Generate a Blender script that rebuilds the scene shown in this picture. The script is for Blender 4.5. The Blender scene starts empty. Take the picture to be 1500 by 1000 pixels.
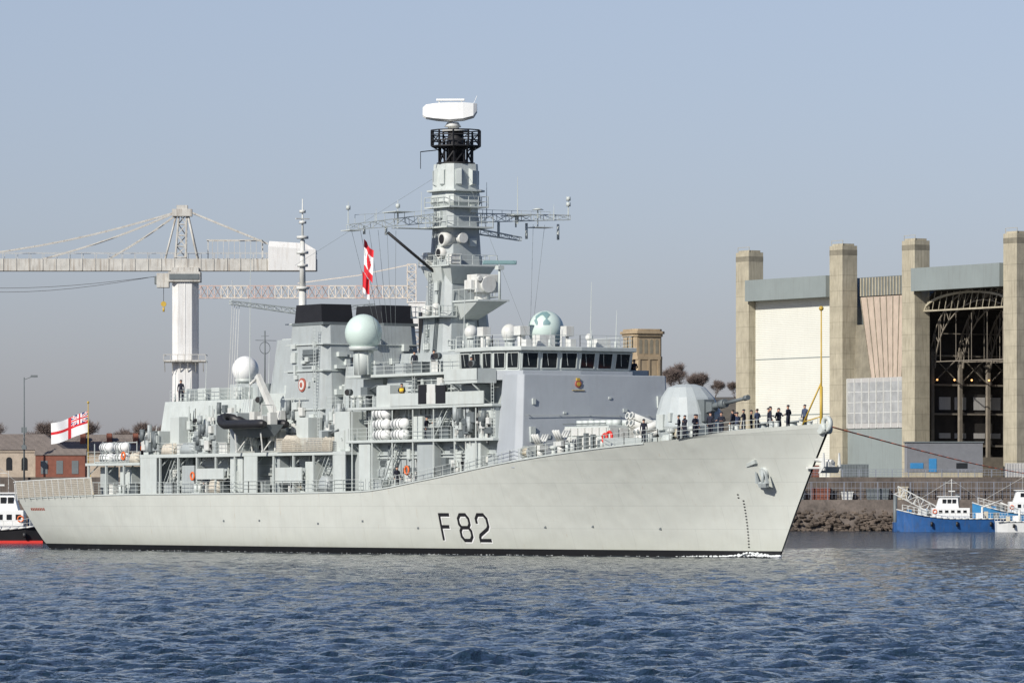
import bpy, math, random
import numpy as np
from mathutils import Vector, Matrix
random.seed(7)
SC=bpy.context.scene
COL=SC.collection
WZ=-.4   # sea level in the site datum
# ---------------------------------------------------------------- helpers
class MB:
    def __init__(s): s.v=[];s.f=[];s.m=[];s.s=[]
    def add(s,vs,fs,mi=0,sm=False):
        o=len(s.v); s.v+=[tuple(p) for p in vs]
        for f in fs:
            s.f.append(tuple(i+o for i in f)); s.m.append(mi); s.s.append(sm)
        return s
    def box(s,x0,x1,y0,y1,z0,z1,mi=0):
        return s.add([(x0,y0,z0),(x1,y0,z0),(x1,y1,z0),(x0,y1,z0),(x0,y0,z1),(x1,y0,z1),(x1,y1,z1),(x0,y1,z1)],
          [(0,3,2,1),(4,5,6,7),(0,1,5,4),(1,2,6,5),(2,3,7,6),(3,0,4,7)],mi)
    def loft(s,rings,mi=0,cap=True,sm=False):
        n=len(rings[0]); vs=[p for r in rings for p in r]; fs=[]
        for k in range(len(rings)-1):
            for i in range(n):
                j=(i+1)%n
                fs.append((k*n+i,k*n+j,(k+1)*n+j,(k+1)*n+i))
        if cap: fs+= [tuple(range(n))[::-1],tuple(range((len(rings)-1)*n,len(rings)*n))]
        s.add(vs,fs,mi,sm)
        if cap and sm: s.s[-1]=False;s.s[-2]=False
        return s
    def prism(s,poly,z0,z1,mi=0,poly2=None):
        p2=poly2 or poly
        return s.loft([[(x,y,z0) for x,y in poly],[(x,y,z1) for x,y in p2]],mi)
    def cyl(s,p0,p1,r0,r1=None,n=8,mi=0,sm=True):
        r1=r0 if r1 is None else r1
        p0=Vector(p0);p1=Vector(p1);d=(p1-p0)
        if d.length<1e-6: return s
        d.normalize()
        a=Vector((0,0,1)) if abs(d.z)<.9 else Vector((1,0,0))
        u=d.cross(a).normalized();w=d.cross(u)
        off=math.pi/4 if n==4 else 0
        R=[]
        for p,r in ((p0,r0),(p1,r1)):
            R.append([p+(u*math.cos(2*math.pi*i/n+off)-w*math.sin(2*math.pi*i/n+off))*r for i in range(n)])
        return s.loft(R,mi,True,sm and n>5)
    def path(s,pts,r,n=4,mi=0):
        for a,b in zip(pts[:-1],pts[1:]): s.cyl(a,b,r,n=n,mi=mi)
        return s
    def ball(s,c,r,n=14,mi=0,sz=1.0,lo=-90):
        rings=[]
        m=max(6,n//2+2)
        for k in range(m+1):
            t=math.radians(lo+(90-lo)*k/m)
            rr=max(r*math.cos(t),.001)
            rings.append([(c[0]+rr*math.cos(2*math.pi*i/n),c[1]+rr*math.sin(2*math.pi*i/n),c[2]+r*sz*math.sin(t)) for i in range(n)])
        return s.loft(rings,mi,True,True)
    def tube(s,pts,r,n=12,mi=0):
        P=[Vector(p) for p in pts];R=[]
        for i,p in enumerate(P):
            d=(P[min(i+1,len(P)-1)]-P[max(i-1,0)]).normalized()
            u=d.cross(Vector((0,0,1))).normalized();w=d.cross(u)
            rr=r if 0<i<len(P)-1 else r*.6
            R.append([p+(u*math.cos(2*math.pi*k/n)-w*math.sin(2*math.pi*k/n))*rr for k in range(n)])
        return s.loft(R,mi,True,True)
    def torus(s,c,R,r,axis='y',n=16,k=6,mi=0):
        vs=[];fs=[]
        for i in range(n):
            a=2*math.pi*i/n
            for j in range(k):
                b=2*math.pi*j/k
                q=(R+r*math.cos(b))
                x,y,z=q*math.cos(a),r*math.sin(b),q*math.sin(a)
                if axis=='x': x,y=y,x
                if axis=='z': y,z=z,y
                vs.append((c[0]+x,c[1]+y,c[2]+z))
        for i in range(n):
            for j in range(k):
                fs.append((i*k+j,((i+1)%n)*k+j,((i+1)%n)*k+(j+1)%k,i*k+(j+1)%k))
        return s.add(vs,fs,mi,True)
    def truss(s,p0,p1,w,h,bays,r=.06,mi=0,up=(0,0,1),tri=False,taper=1.0):
        p0=Vector(p0);p1=Vector(p1);d=(p1-p0).normalized();up=Vector(up);sd=d.cross(up).normalized();up=sd.cross(d)
        def cs(t):
            c=p0.lerp(p1,t);k=1+(taper-1)*t
            if tri: return [c-sd*w/2*k,c+sd*w/2*k,c+up*h*k]
            return [c-sd*w/2*k,c+sd*w/2*k,c+sd*w/2*k+up*h*k,c-sd*w/2*k+up*h*k]
        prev=cs(0);n=len(prev)
        for i in range(1,bays+1):
            cur=cs(i/bays)
            for j in range(n):
                s.cyl(prev[j],cur[j],r*1.3,n=4,mi=mi)
                jj=(j+1)%n
                if i%2: s.cyl(prev[j],cur[jj],r*.8,n=4,mi=mi)
                else: s.cyl(prev[jj],cur[j],r*.8,n=4,mi=mi)
                s.cyl(cur[j],cur[jj],r*.8,n=4,mi=mi)
            prev=cur
        return s
    def mesh(s,name,mats):
        me=bpy.data.meshes.new(name)
        me.from_pydata([tuple(map(float,p)) for p in s.v],[],s.f)
        for m in mats: me.materials.append(m)
        me.polygons.foreach_set('material_index',s.m)
        me.polygons.foreach_set('use_smooth',s.s)
        me.update()
        return me
    def build(s,name,mats,parent=None,loc=(0,0,0),rot=0,bevel=0,**kw):
        if not isinstance(mats,(list,tuple)): mats=[mats]
        return place(s.mesh(name,mats),name,parent,loc,rot,bevel,**kw)
    def split(s,name,mats,parent=None,bevel=0,gap=.04,**kw):
        """one object per separate piece (touching pieces stay together)"""
        par=list(range(len(s.v)))
        def fd(a):
            while par[a]!=a: par[a]=par[par[a]];a=par[a]
            return a
        for f in s.f:
            for i in f[1:]: par[fd(i)]=fd(f[0])
        comp={}
        for k,f in enumerate(s.f): comp.setdefault(fd(f[0]),[]).append(k)
        G=[]
        for ks in comp.values():
            P=[s.v[i] for k in ks for i in s.f[k]]
            lo=[min(p[a] for p in P)-gap for a in range(3)];hi=[max(p[a] for p in P)+gap for a in range(3)]
            G.append([ks,lo,hi])
        ch=True
        while ch:
            ch=False
            for i in range(len(G)):
                for j in range(i+1,len(G)):
                    if all(G[i][1][a]<=G[j][2][a] and G[j][1][a]<=G[i][2][a] for a in range(3)):
                        G[i]=[G[i][0]+G[j][0],[min(G[i][1][a],G[j][1][a]) for a in range(3)],[max(G[i][2][a],G[j][2][a]) for a in range(3)]]
                        G.pop(j);ch=True;break
                if ch:break
        for ks,lo,hi in G:
            n=MB();mp={};c=[(lo[a]+hi[a])/2 for a in range(3)]
            for k in sorted(ks):
                f=[]
                for i in s.f[k]:
                    if i not in mp: mp[i]=len(n.v);n.v.append(tuple(s.v[i][a]-c[a] for a in range(3)))
                    f.append(mp[i])
                n.f.append(tuple(f));n.m.append(s.m[k]);n.s.append(s.s[k])
            n.build(name,mats,parent,c,0,bevel,**kw)
def place(me,name,parent=None,loc=(0,0,0),rot=0,bevel=0,**kw):
    o=bpy.data.objects.new(name,me); COL.objects.link(o)
    o.location=loc; o.rotation_euler=(0,0,rot) if not isinstance(rot,(tuple,list)) else rot
    if parent: o.parent=parent
    for k,v in kw.items(): o[k]=v
    if bevel:
        b=o.modifiers.new('bevel','BEVEL'); b.width=bevel; b.segments=2; b.limit_method='ANGLE'; b.angle_limit=.6
    return o
def thing(name,label,category,loc=(0,0,0),rot=0,group=None):
    o=bpy.data.objects.new(name,None); COL.objects.link(o)
    o.location=loc;o.rotation_euler=(0,0,rot);o.empty_display_size=.5
    o['label']=label;o['category']=category
    if group:o['group']=group
    return o
def sub(name,parent,loc):
    o=bpy.data.objects.new(name,None);COL.objects.link(o);o.parent=parent;o.location=loc;return o
# ---------------------------------------------------------------- materials
def mat(name,col,rough=.55,metal=0,var=.1,scale=.8,streak=0.,bump=0.,rust=(.25,.13,.07),boot=False,spec=.5,emit=0,ribs=0,ribaxis=0,ribd=.1):
    m=bpy.data.materials.new(name);m.use_nodes=True
    N=m.node_tree.nodes;L=m.node_tree.links
    b=N['Principled BSDF'];b.inputs['Roughness'].default_value=rough;b.inputs['Metallic'].default_value=metal
    b.inputs['Specular IOR Level'].default_value=spec
    tc=N.new('ShaderNodeTexCoord')
    n=N.new('ShaderNodeTexNoise');n.inputs['Scale'].default_value=scale;n.inputs['Detail'].default_value=6;n.inputs['Roughness'].default_value=.65
    L.new(tc.outputs['Object'],n.inputs['Vector'])
    r=N.new('ShaderNodeValToRGB');r.color_ramp.elements[0].position=.3;r.color_ramp.elements[1].position=.7
    r.color_ramp.elements[0].color=[max(0,c*(1-var)) for c in col]+[1]
    r.color_ramp.elements[1].color=[min(1,c*(1+var)) for c in col]+[1]
    L.new(n.outputs['Fac'],r.inputs['Fac'])
    out=r.outputs['Color']
    def mixin(fac,c2,out,mode='MIX'):
        mx=N.new('ShaderNodeMixRGB');mx.blend_type=mode;mx.inputs['Color2'].default_value=(*c2,1)
        L.new(fac,mx.inputs['Fac']);L.new(out,mx.inputs['Color1']);return mx.outputs['Color']
    if streak>0:
        mp=N.new('ShaderNodeMapping');mp.inputs['Scale'].default_value=(1.3,1.3,.10)
        L.new(tc.outputs['Object'],mp.inputs['Vector'])
        n2=N.new('ShaderNodeTexNoise');n2.inputs['Scale'].default_value=2.2;n2.inputs['Detail'].default_value=5
        L.new(mp.outputs['Vector'],n2.inputs['Vector'])
        mr=N.new('ShaderNodeMapRange');mr.inputs['From Min'].default_value=.50;mr.inputs['From Max'].default_value=.74
        mr.inputs['To Max'].default_value=streak
        L.new(n2.outputs['Fac'],mr.inputs['Value'])
        out=mixin(mr.outputs['Result'],rust,out)
    if boot:
        # plate seams
        sx=N.new('ShaderNodeSeparateXYZ');L.new(tc.outputs['Object'],sx.inputs['Vector'])
        cb=N.new('ShaderNodeCombineXYZ');L.new(sx.outputs['X'],cb.inputs['X']);L.new(sx.outputs['Z'],cb.inputs['Y'])
        br=N.new('ShaderNodeTexBrick');br.inputs['Scale'].default_value=1;br.inputs['Brick Width'].default_value=7.5;br.inputs['Row Height'].default_value=1.9;br.inputs['Mortar Size'].default_value=.035;br.inputs['Mortar Smooth'].default_value=.6
        L.new(cb.outputs[0],br.inputs['Vector'])
        mm=N.new('ShaderNodeMath');mm.operation='MULTIPLY';mm.inputs[1].default_value=.30;L.new(br.outputs['Fac'],mm.inputs[0])
        out=mixin(mm.outputs[0],(.30,.32,.30),out)
        # sparse rust weeps
        mp=N.new('ShaderNodeMapping');mp.inputs['Scale'].default_value=(2.2,2.2,.12)
        L.new(tc.outputs['Object'],mp.inputs['Vector'])
        n2=N.new('ShaderNodeTexNoise');n2.inputs['Scale'].default_value=1.1;n2.inputs['Detail'].default_value=8;n2.inputs['Roughness'].default_value=.7
        L.new(mp.outputs['Vector'],n2.inputs['Vector'])
        mr=N.new('ShaderNodeMapRange');mr.inputs['From Min'].default_value=.63;mr.inputs['From Max'].default_value=.74;mr.inputs['To Max'].default_value=.55
        L.new(n2.outputs['Fac'],mr.inputs['Value'])
        out=mixin(mr.outputs['Result'],(.38,.27,.16),out)
        g=N.new('ShaderNodeMapRange');g.inputs['From Min'].default_value=1.9;g.inputs['From Max'].default_value=.1;g.inputs['To Max'].default_value=.6
        L.new(sx.outputs['Z'],g.inputs['Value'])
        gm=N.new('ShaderNodeMath');gm.operation='MULTIPLY';L.new(g.outputs['Result'],gm.inputs[0]);L.new(n.outputs['Fac'],gm.inputs[1])
        out=mixin(gm.outputs[0],(.26,.27,.2),out)
        lt=N.new('ShaderNodeMath');lt.operation='LESS_THAN';lt.inputs[1].default_value=.15
        L.new(sx.outputs['Z'],lt.inputs[0])
        out=mixin(lt.outputs[0],(.012,.012,.013),out)
    L.new(out,b.inputs['Base Color'])
    if bump>0 or ribs>0:
        bp=N.new('ShaderNodeBump');bp.inputs['Strength'].default_value=1.0;bp.inputs['Distance'].default_value=bump if bump>0 else ribd
        if ribs>0:
            w=N.new('ShaderNodeTexWave');w.inputs['Scale'].default_value=ribs;w.bands_direction='XYZ'[ribaxis]
            L.new(tc.outputs['Object'],w.inputs['Vector']);L.new(w.outputs['Fac'],bp.inputs['Height'])
        else:
            n3=N.new('ShaderNodeTexNoise');n3.inputs['Scale'].default_value=scale*1.7;n3.inputs['Detail'].default_value=1 if boot else 3
            L.new(tc.outputs['Object'],n3.inputs['Vector']);L.new(n3.outputs['Fac'],bp.inputs['Height'])
        L.new(bp.outputs['Normal'],b.inputs['Normal'])
    if emit:
        b.inputs['Emission Color'].default_value=(*col,1);b.inputs['Emission Strength'].default_value=emit
    return m
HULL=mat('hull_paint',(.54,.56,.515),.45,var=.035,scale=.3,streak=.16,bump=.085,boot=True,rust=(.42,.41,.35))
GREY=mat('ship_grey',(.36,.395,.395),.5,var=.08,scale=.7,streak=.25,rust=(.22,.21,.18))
GREY2=mat('ship_grey_pale',(.50,.54,.52),.5,var=.07,scale=.9,streak=.2,rust=(.33,.3,.24))
GREY3=mat('ship_grey_dark',(.13,.15,.155),.55,var=.12,scale=.9)
FRONTG=mat('ship_grey_smooth',(.36,.39,.415),.55,var=.05,scale=.35,streak=.14,rust=(.27,.28,.28),bump=.03)
TURR=mat('turret_grey',(.42,.46,.46),.5,var=.06,scale=.6,streak=.15,rust=(.34,.34,.3))
DECK=mat('deck_grey',(.13,.15,.15),.8,var=.15)
BLACK=mat('matt_black',(.012,.012,.014),.6,var=.2)
WHITE=mat('white_paint',(.78,.79,.77),.4,var=.05,scale=1.2,streak=.06,rust=(.5,.45,.35))
OFFW=mat('weathered_white',(.60,.61,.58),.5,var=.1,scale=1.2,streak=.25,rust=(.35,.28,.2))
DOME=mat('dome_green',(.56,.67,.62),.35,var=.03,scale=.6)
DOMED=mat('dome_dark',(.18,.29,.30),.4,var=.05)
GLASS=mat('dark_glass',(.012,.016,.02),.08,var=.1)
NET=mat('net_cream',(.52,.48,.40),.8,var=.15,scale=3)
ROPE=mat('rope_tan',(.5,.45,.34),.9,var=.15)
YEL=mat('yellow_paint',(.5,.34,.05),.5,var=.12)
RED=mat('red_paint',(.6,.03,.02),.5,var=.1)
ROPER=mat('rope_red',(.9,.22,.10),.9,var=.1)
ORG=mat('orange_paint',(.75,.15,.03),.5,var=.08)
BADGE=mat('badge_red',(.35,.09,.06),.6,var=.15,scale=3)
NAVY=mat('navy_cloth',(.012,.014,.028),.85,var=.3,scale=8)
CLOTHB=mat('blue_shirt',(.05,.07,.13),.85,var=.2,scale=8)
HIVIS=mat('hi_vis_cloth',(.75,.5,.03),.8,var=.1)
SKIN=mat('skin',(.5,.29,.2),.6,var=.05)
HAIR=mat('dark_hair',(.02,.015,.012),.8)
FRED=mat('flag_red',(.62,.02,.03),.8,var=.05)
FWHT=mat('flag_white',(.8,.8,.8),.8,var=.03)
FBLU=mat('flag_blue',(.012,.025,.15),.8,var=.05)
CONC=mat('concrete',(.39,.355,.265),.9,var=.18,scale=.35,streak=.6,bump=.05,rust=(.19,.165,.12))
CONCD=mat('concrete_stained',(.22,.20,.15),.9,var=.25,scale=.5,streak=.4,rust=(.11,.10,.08))
CREAM=mat('cream_panel',(.64,.64,.57),.75,var=.04,scale=.15,streak=.2,rust=(.5,.49,.43),ribs=.9,ribaxis=2,ribd=.03)
GGREEN=mat('grey_green_cladding',(.23,.265,.26),.7,var=.08,scale=.1,streak=.3,rust=(.16,.16,.15),ribs=1.6,ribaxis=0,ribd=.02)
PINKW=mat('beige_cladding',(.46,.375,.30),.8,var=.14,scale=.25,streak=.5,rust=(.28,.23,.18),ribs=.8,ribaxis=0,ribd=.06)
RIBW=mat('ribbed_cladding',(.46,.455,.44),.7,var=.08,scale=.2,streak=.3,rust=(.28,.26,.24),ribs=1.3,ribaxis=0,ribd=.05)
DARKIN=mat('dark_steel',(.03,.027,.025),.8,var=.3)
STEELT=mat('truss_steel',(.21,.185,.15),.6,var=.2)
LAMPM=mat('lamp_glow',(1,.5,.18),.5,emit=1.6)
CRW=mat('crane_white',(.68,.68,.66),.5,var=.07,scale=.3,streak=.35,rust=(.38,.31,.24))
CRG=mat('crane_weathered',(.50,.49,.45),.6,var=.18,scale=.5,streak=.7,rust=(.22,.17,.12))
CRY=mat('crane_cream',(.62,.56,.48),.6,var=.1)
CRR=mat('crane_faded_red',(.5,.38,.33),.6,var=.1)
STONE=mat('limestone',(.40,.34,.27),.9,var=.18,scale=.8,bump=.05)
SANDS=mat('tower_stone',(.36,.28,.18),.9,var=.18,scale=.4,streak=.35,rust=(.16,.12,.08))
SLATE=mat('roof_slate',(.26,.22,.19),.85,var=.15,scale=.5,ribs=1.5,ribaxis=0)
BRICK=mat('brick_red',(.2,.075,.05),.9,var=.2,scale=1)
BARK=mat('bark',(.09,.07,.06),.95,var=.2)
TWIG=mat('twigs',(.16,.125,.11),.95,var=.3,scale=.3)
EVERG=mat('hill_scrub',(.12,.105,.08),.95,var=.4,scale=.3)
ROCK=mat('rock',(.10,.078,.06),.95,var=.5,scale=.5,bump=.2)
QUAY=mat('quay_wall',(.12,.10,.085),.95,var=.4,scale=.5,streak=.5,rust=(.05,.045,.04))
LAND=mat('land',(.2,.19,.16),.95,var=.2,scale=.05)
BLUEH=mat('blue_hull',(.02,.09,.26),.45,var=.2,streak=.4,rust=(.08,.09,.1))
BLUEP=mat('mid_blue',(.03,.19,.40),.5,var=.15)
RUBB=mat('rubber_black',(.02,.02,.022),.5,var=.2)
FENCE=mat('fence_steel',(.20,.22,.26),.6,var=.2)
# ---------------------------------------------------------------- hull shape
def smi(xs,ys,x):
    n=len(xs)
    if x<=xs[0]: return ys[0]
    if x>=xs[-1]: return ys[-1]
    i=0
    while x>xs[i+1]: i+=1
    def sl(k):
        if k==0: return (ys[1]-ys[0])/(xs[1]-xs[0])
        if k==n-1: return (ys[-1]-ys[-2])/(xs[-1]-xs[-2])
        a=(ys[k]-ys[k-1])/(xs[k]-xs[k-1]);b=(ys[k+1]-ys[k])/(xs[k+1]-xs[k])
        return 0 if a*b<=0 else 2*a*b/(a+b)
    h=xs[i+1]-xs[i];t=(x-xs[i])/h;m0=sl(i)*h;m1=sl(i+1)*h
    return (2*t**3-3*t*t+1)*ys[i]+(t**3-2*t*t+t)*m0+(-2*t**3+3*t*t)*ys[i+1]+(t**3-t*t)*m1
XS=[0,10,30,60,73,84,98,110,118,124,129,133]
DK=[7.0,7.5,8.0,8.05,8.05,7.95,7.5,6.5,5.1,3.6,2.1,.12]
WLN=[5.3,6.2,7.2,7.5,7.3,6.8,5.3,3.5,2.1,1.2,.5,.06]
DZ=[4.6,4.8,5.0,5.05,5.15,6.1,7.65,8.65,9.15,9.5,9.8,10.05]
PX=[.8,.8,.7,.6,.7,.9,1.1,1.3,1.4,1.5,1.5,1.5]
def dz(x): return smi(XS,DZ,x)
def dk(x): return smi(XS,DK,x)
def xst(z): return 126.2+.62*max(z,-1)+.006*max(z,0)**2
def xtr(z): return 3.2-3.2*min(max(z,-1)/4.6,1.1)
def halfb(xr,z):
    d=dz(xr);t=z/d
    w=smi(XS,WLN,xr);k=smi(XS,DK,xr)
    if t<0: return w*(1+.06*z)
    return w+(k-w)*t**smi(XS,PX,xr)
def hb(x,z):
    s=(x-xtr(z))/(xst(z)-xtr(z)); return halfb(min(max(s,0),1)*133,z)
ship=thing('warship','pale grey naval frigate with tall mast under way','ship')
NS,NZ=190,18
b=MB()
for side in(-1,1):
    vs=[];fs=[]
    for i in range(NS+1):
        s=i/NS; s=1-(1-s)**1.15
        xr=s*133; d=dz(xr)
        for j in range(NZ+1):
            z=-1.6+(d+1.6)*j/NZ
            vs.append((xtr(z)+s*(xst(z)-xtr(z)),side*halfb(xr,z),z))
    for i in range(NS):
        for j in range(NZ):
            a=i*(NZ+1)+j;q=(a,a+NZ+1,a+NZ+2,a+1)
            fs.append(q if side<0 else q[::-1])
    b.add(vs,fs,0,True)
for i in range(NZ):
    r=[]
    for j in(i,i+1):
        z=-1.6+(dz(0)+1.6)*j/NZ;r.append((xtr(z),halfb(0,z),z))
    (x0,y0,z0),(x1,y1,z1)=r
    b.add([(x0,-y0,z0),(x1,-y1,z1),(x1,y1,z1),(x0,y0,z0)],[(0,1,2,3)])
b.build('hull',HULL,ship)
b=MB();vs=[];fs=[]
for i in range(100):
    xr=133*i/99;z=dz(xr)-.06;s=xr/133;x=xtr(z)+s*(xst(z)-xtr(z));y=halfb(xr,z)-.04
    vs+=[(x,-y,z),(x,0,z+.16),(x,y,z)]
    if i<99: fs+=[(3*i,3*i+3,3*i+4,3*i+1),(3*i+1,3*i+4,3*i+5,3*i+2)]
b.add(vs,fs);b.build('weather_deck',DECK,ship)
b=MB()
for side in(-1,1):
    vs=[];fs=[];n=30
    for i in range(n+1):
        xr=119+14*i/n;z=dz(xr);s=xr/133;x=xtr(z)+s*(xst(z)-xtr(z));y=halfb(xr,z)*side
        h=.30*min(1,i/12)
        vs+=[(x,y,z-.02),(x+.1*i/n,y*1.03+.02*side,z+h),(x+.1*i/n-.02,y*1.03-.07*side,z+h),(x,y-.09*side,z-.02)]
        if i<n:
            for k in range(3): fs.append((4*i+k,4*i+4+k,4*i+5+k,4*i+1+k))
    b.add(vs,fs)
b.build('bulwark',HULL,ship)
def ribbon(b,pts,w,off,side,mi,ox,oz,closed=False):
    P=[Vector((p[0],p[1])) for p in pts];n=len(P)
    L=[];R=[]
    for i in range(n):
        a=P[i-1] if (i>0 or closed) else None
        c=P[(i+1)%n] if (i<n-1 or closed) else None
        d1=(P[i]-a).normalized() if a is not None else None
        d2=(c-P[i]).normalized() if c is not None else None
        d1=d1 or d2;d2=d2 or d1
        n1=Vector((-d1.y,d1.x));n2=Vector((-d2.y,d2.x));m=(n1+n2).normalized()
        k=w/2/max(.4,m.dot(n1));L.append(P[i]+m*k);R.append(P[i]-m*k)
    rng=range(n) if closed else range(n-1)
    def on(p):
        x=ox+p.x;z=oz+p.y
        return (x,side*(hb(x,z)+off),z)
    for i in rng:
        j=(i+1)%n
        for k in range(5):
            t0=k/5;t1=(k+1)/5
            q=[L[i].lerp(L[j],t0),R[i].lerp(R[j],t0),R[i].lerp(R[j],t1),L[i].lerp(L[j],t1)]
            b.add([on(p) for p in q],[(0,1,2,3)],mi)
H=2.2;W=1.5;c=.34
def glyph(k):
    b=MB()
    for off,mi,dx,dzz,w in((.012,1,.10,-.08,.34),(.03,0,0,0,.30)):
        ox=(83.8,86.5,89.05)[k]+dx;oz=.85+dzz
        if k==0:
            ribbon(b,[(0,0),(0,H),(W,H)],w,off,-1,mi,ox,oz);ribbon(b,[(w/2,H*.53),(W*.8,H*.53)],w,off,-1,mi,ox,oz)
        elif k==1:
            lo=[(c,0),(W-c,0),(W,c),(W,H/2-.3),(W-.28,H/2),(.28,H/2),(0,H/2-.3),(0,c)]
            up=[(.28,H/2),(W-.28,H/2),(W,H/2+.3),(W,H-c),(W-c,H),(c,H),(0,H-c),(0,H/2+.3)]
            ribbon(b,lo,w,off,-1,mi,ox,oz,True);ribbon(b,up,w,off+.003,-1,mi,ox,oz,True)
        else:
            ribbon(b,[(0,H-.75),(0,H-c),(c,H),(W-c,H),(W,H-c),(W,H*.56),(W-.2,H*.45),(.12,H*.2),(0,H*.1),(0,0),(W,0)],w,off,-1,mi,ox,oz)
    b.build('hull_number',[BLACK,WHITE],ship,label='black hull numeral edged in white')
for k in range(3): glyph(k)
b=MB()
for i in range(18):
    z=.4+i*.25;x=122.3+.12*(z-1)-.5*(i>15)
    y=-hb(x,z)-.02
    b.add([(x,y,z),(x+.2,-hb(x+.2,z)-.02,z),(x+.2,-hb(x+.2,z+.1)-.02,z+.1),(x,-hb(x,z+.1)-.02,z+.1)],[(0,1,2,3)])
b.split('draught_mark',BLACK,ship)
b=MB()
for i in range(8):
    x=2.6+i*.45;z=3.4
    b.add([(x,-hb(x,z)-.02,z),(x+.3,-hb(x+.3,z)-.02,z),(x+.3,-hb(x+.3,z+.3)-.02,z+.25),(x,-hb(x,z+.3)-.02,z+.25)],[(0,1,2,3)])
b.build('stern_name',BADGE,ship,label='small red lettering on the quarter')
b=MB()
for x in(45,52,63,71,80,98,104,112):
    z=2.1+.3*math.sin(x)
    b.box(x,x+.3,-hb(x,z)-.03,-hb(x,z)+.1,z,z+.18)
b.split('discharge_opening',GREY3,ship)
b=MB()
vs=[];fs=[]
for i in range(60):
    xr=3+i*1.9;z=dz(xr)-.12;s=xr/133;x=xtr(z)+s*(xst(z)-xtr(z));y=-halfb(xr,z)
    vs+=[(x,y+.02,z),(x,y-.07,z),(x,y-.07,z+.1),(x,y+.02,z+.1)]
    if i:
        for k in range(3): fs.append((4*i-4+k,4*i+k,4*i+1+k,4*i-3+k))
b.add(vs,fs);b.build('deck_edge_strake',GREY2,ship)
b=MB()
x,y,z=(0,-.1,0)
b.cyl((x-.2,y+.8,z+.5),(x+.1,y-.22,z+.15),.62,.5,n=14,mi=1)
b.cyl((x,y-.2,z+.7),(x+.25,y-.3,z-1.1),.15,n=6)
b.loft([[(x-.8,y-.1,z-.7),(x+1.2,y-.2,z-.7),(x+1.1,y-.5,z-.9),(x-.6,y-.4,z-.9)],[(x-.6,y-.05,z-1.25),(x+1.0,y-.1,z-1.25),(x+.9,y-.35,z-1.3),(x-.5,y-.3,z-1.3)]])
for sx in(-.75,1.1):
    b.loft([[(x+sx-.16,y-.15,z-.9),(x+sx+.2,y-.2,z-.9),(x+sx+.2,y-.5,z-.9),(x+sx-.16,y-.45,z-.9)],[(x+sx-.25,y-.35,z+.3),(x+sx-.15,y-.35,z+.3),(x+sx-.15,y-.45,z+.3),(x+sx-.25,y-.45,z+.3)]])
o=b.build('anchor',[GREY,GREY2],ship,(126.0,-hb(126,6.3),6.3));o.scale=(.78,.9,.8)
x,z=126.0,6.3
b=MB()
b.loft([[(x-1.7,-hb(x-1.7,z+.6)+.02,z+.6),(x-.4,-hb(x-.4,z+.9)+.02,z+.9),(x-.4,-hb(x-.4,z+.9)-.25,z+.9),(x-1.7,-hb(x-1.7,z+.6)-.05,z+.6)],[(x-1.5,-hb(x-1.5,z+.9)+.02,z+.9),(x-.4,-hb(x-.4,z+1.2)+.02,z+1.2),(x-.4,-hb(x-.4,z+1.2)-.2,z+1.2),(x-1.5,-hb(x-1.5,z+.9)-.05,z+.9)]])
b.build('anchor_bolster',GREY2,ship)
b=MB()
b.box(130.4,132.9,-.45,.45,6.75,6.9);b.box(132.3,133.4,-.3,.3,6.8,7.3)
b.cyl((130.6,0,7.5),(133.5,0,7.3),.16,n=8)
b.loft([[(132.7,-.85,6.4),(133.0,-.85,6.4),(133.0,.85,6.4),(132.7,.85,6.4)],[(133.4,-.85,6.9),(133.55,-.85,6.9),(133.55,.85,6.9),(133.4,.85,6.9)]])
for s in(-.8,.7): b.loft([[(133.1,s,6.6),(133.5,s,6.6),(133.5,s+.12,6.6),(133.1,s+.12,6.6)],[(133.3,s,8.0),(133.4,s,8.0),(133.4,s+.1,8.0),(133.3,s+.1,8.0)]])
b.build('stem_anchor',OFFW,ship)
b=MB()
b.torus((132.7,0,10.3),.5,.2,'y',n=20,k=8);b.box(131.8,132.9,-.35,.35,9.85,10.3);b.cyl((132.4,-.5,9.9),(132.4,.5,9.9),.4,n=12)
b.build('stem_fairlead',GREY2,ship)
# ---------------------------------------------------------------- superstructure
def block(name,poly,z0,z1,poly2=None,m=GREY,bevel=.04,**kw):
    return MB().prism(poly,z0,z1,0,poly2).build(name,m,ship,bevel=bevel,**kw)
def rect(x0,x1,y): return [(x0,-y),(x1,-y),(x1,y),(x0,y)]
def rc(x0,x1,y0,y1): return [(x0,y0),(x1,y0),(x1,y1),(x0,y1)]
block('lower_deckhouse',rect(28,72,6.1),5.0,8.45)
block('gallery_deck',rect(28,68,7.75),8.35,8.68,m=GREY2)
for s in(-1,1):
    MB().box(16.5,28,min(s*5.4,s*7.75),max(s*5.4,s*7.75),7.7,7.95).build('side_gallery',GREY2,ship)
    for i in range(14):
        b=MB()
        x=17+i*3.75
        z1=8.35 if x>28 else 7.7
        b.box(-.09,.09,-.09,.09,dz(x)-.05,z1)
        b.cyl((0,0,z1-.9),(0,-s*1.0,z1),.06,n=4)
        b.build('gallery_post',GREY2,ship,(x,s*7.62,0))
    for x0,x1,z0,z1 in((39.5,45,6.3,7.3),(55,60,5.9,7.3),(28.2,31.5,5.0,8.35),(49,51.5,5.05,8.35),(66,68,5.1,8.35)): MB().box(x0,x1,s*7.72-.05,s*7.72+.05,z0,z1).build('gallery_screen',GREY2,ship)
block('hangar',rect(28,46,5.9),8.68,13.7,rect(28.3,46,5.2),m=GREY2)
block('hangar_annex',rect(46,52,5.6),8.68,12.2,rect(46,52,5.2))
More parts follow.
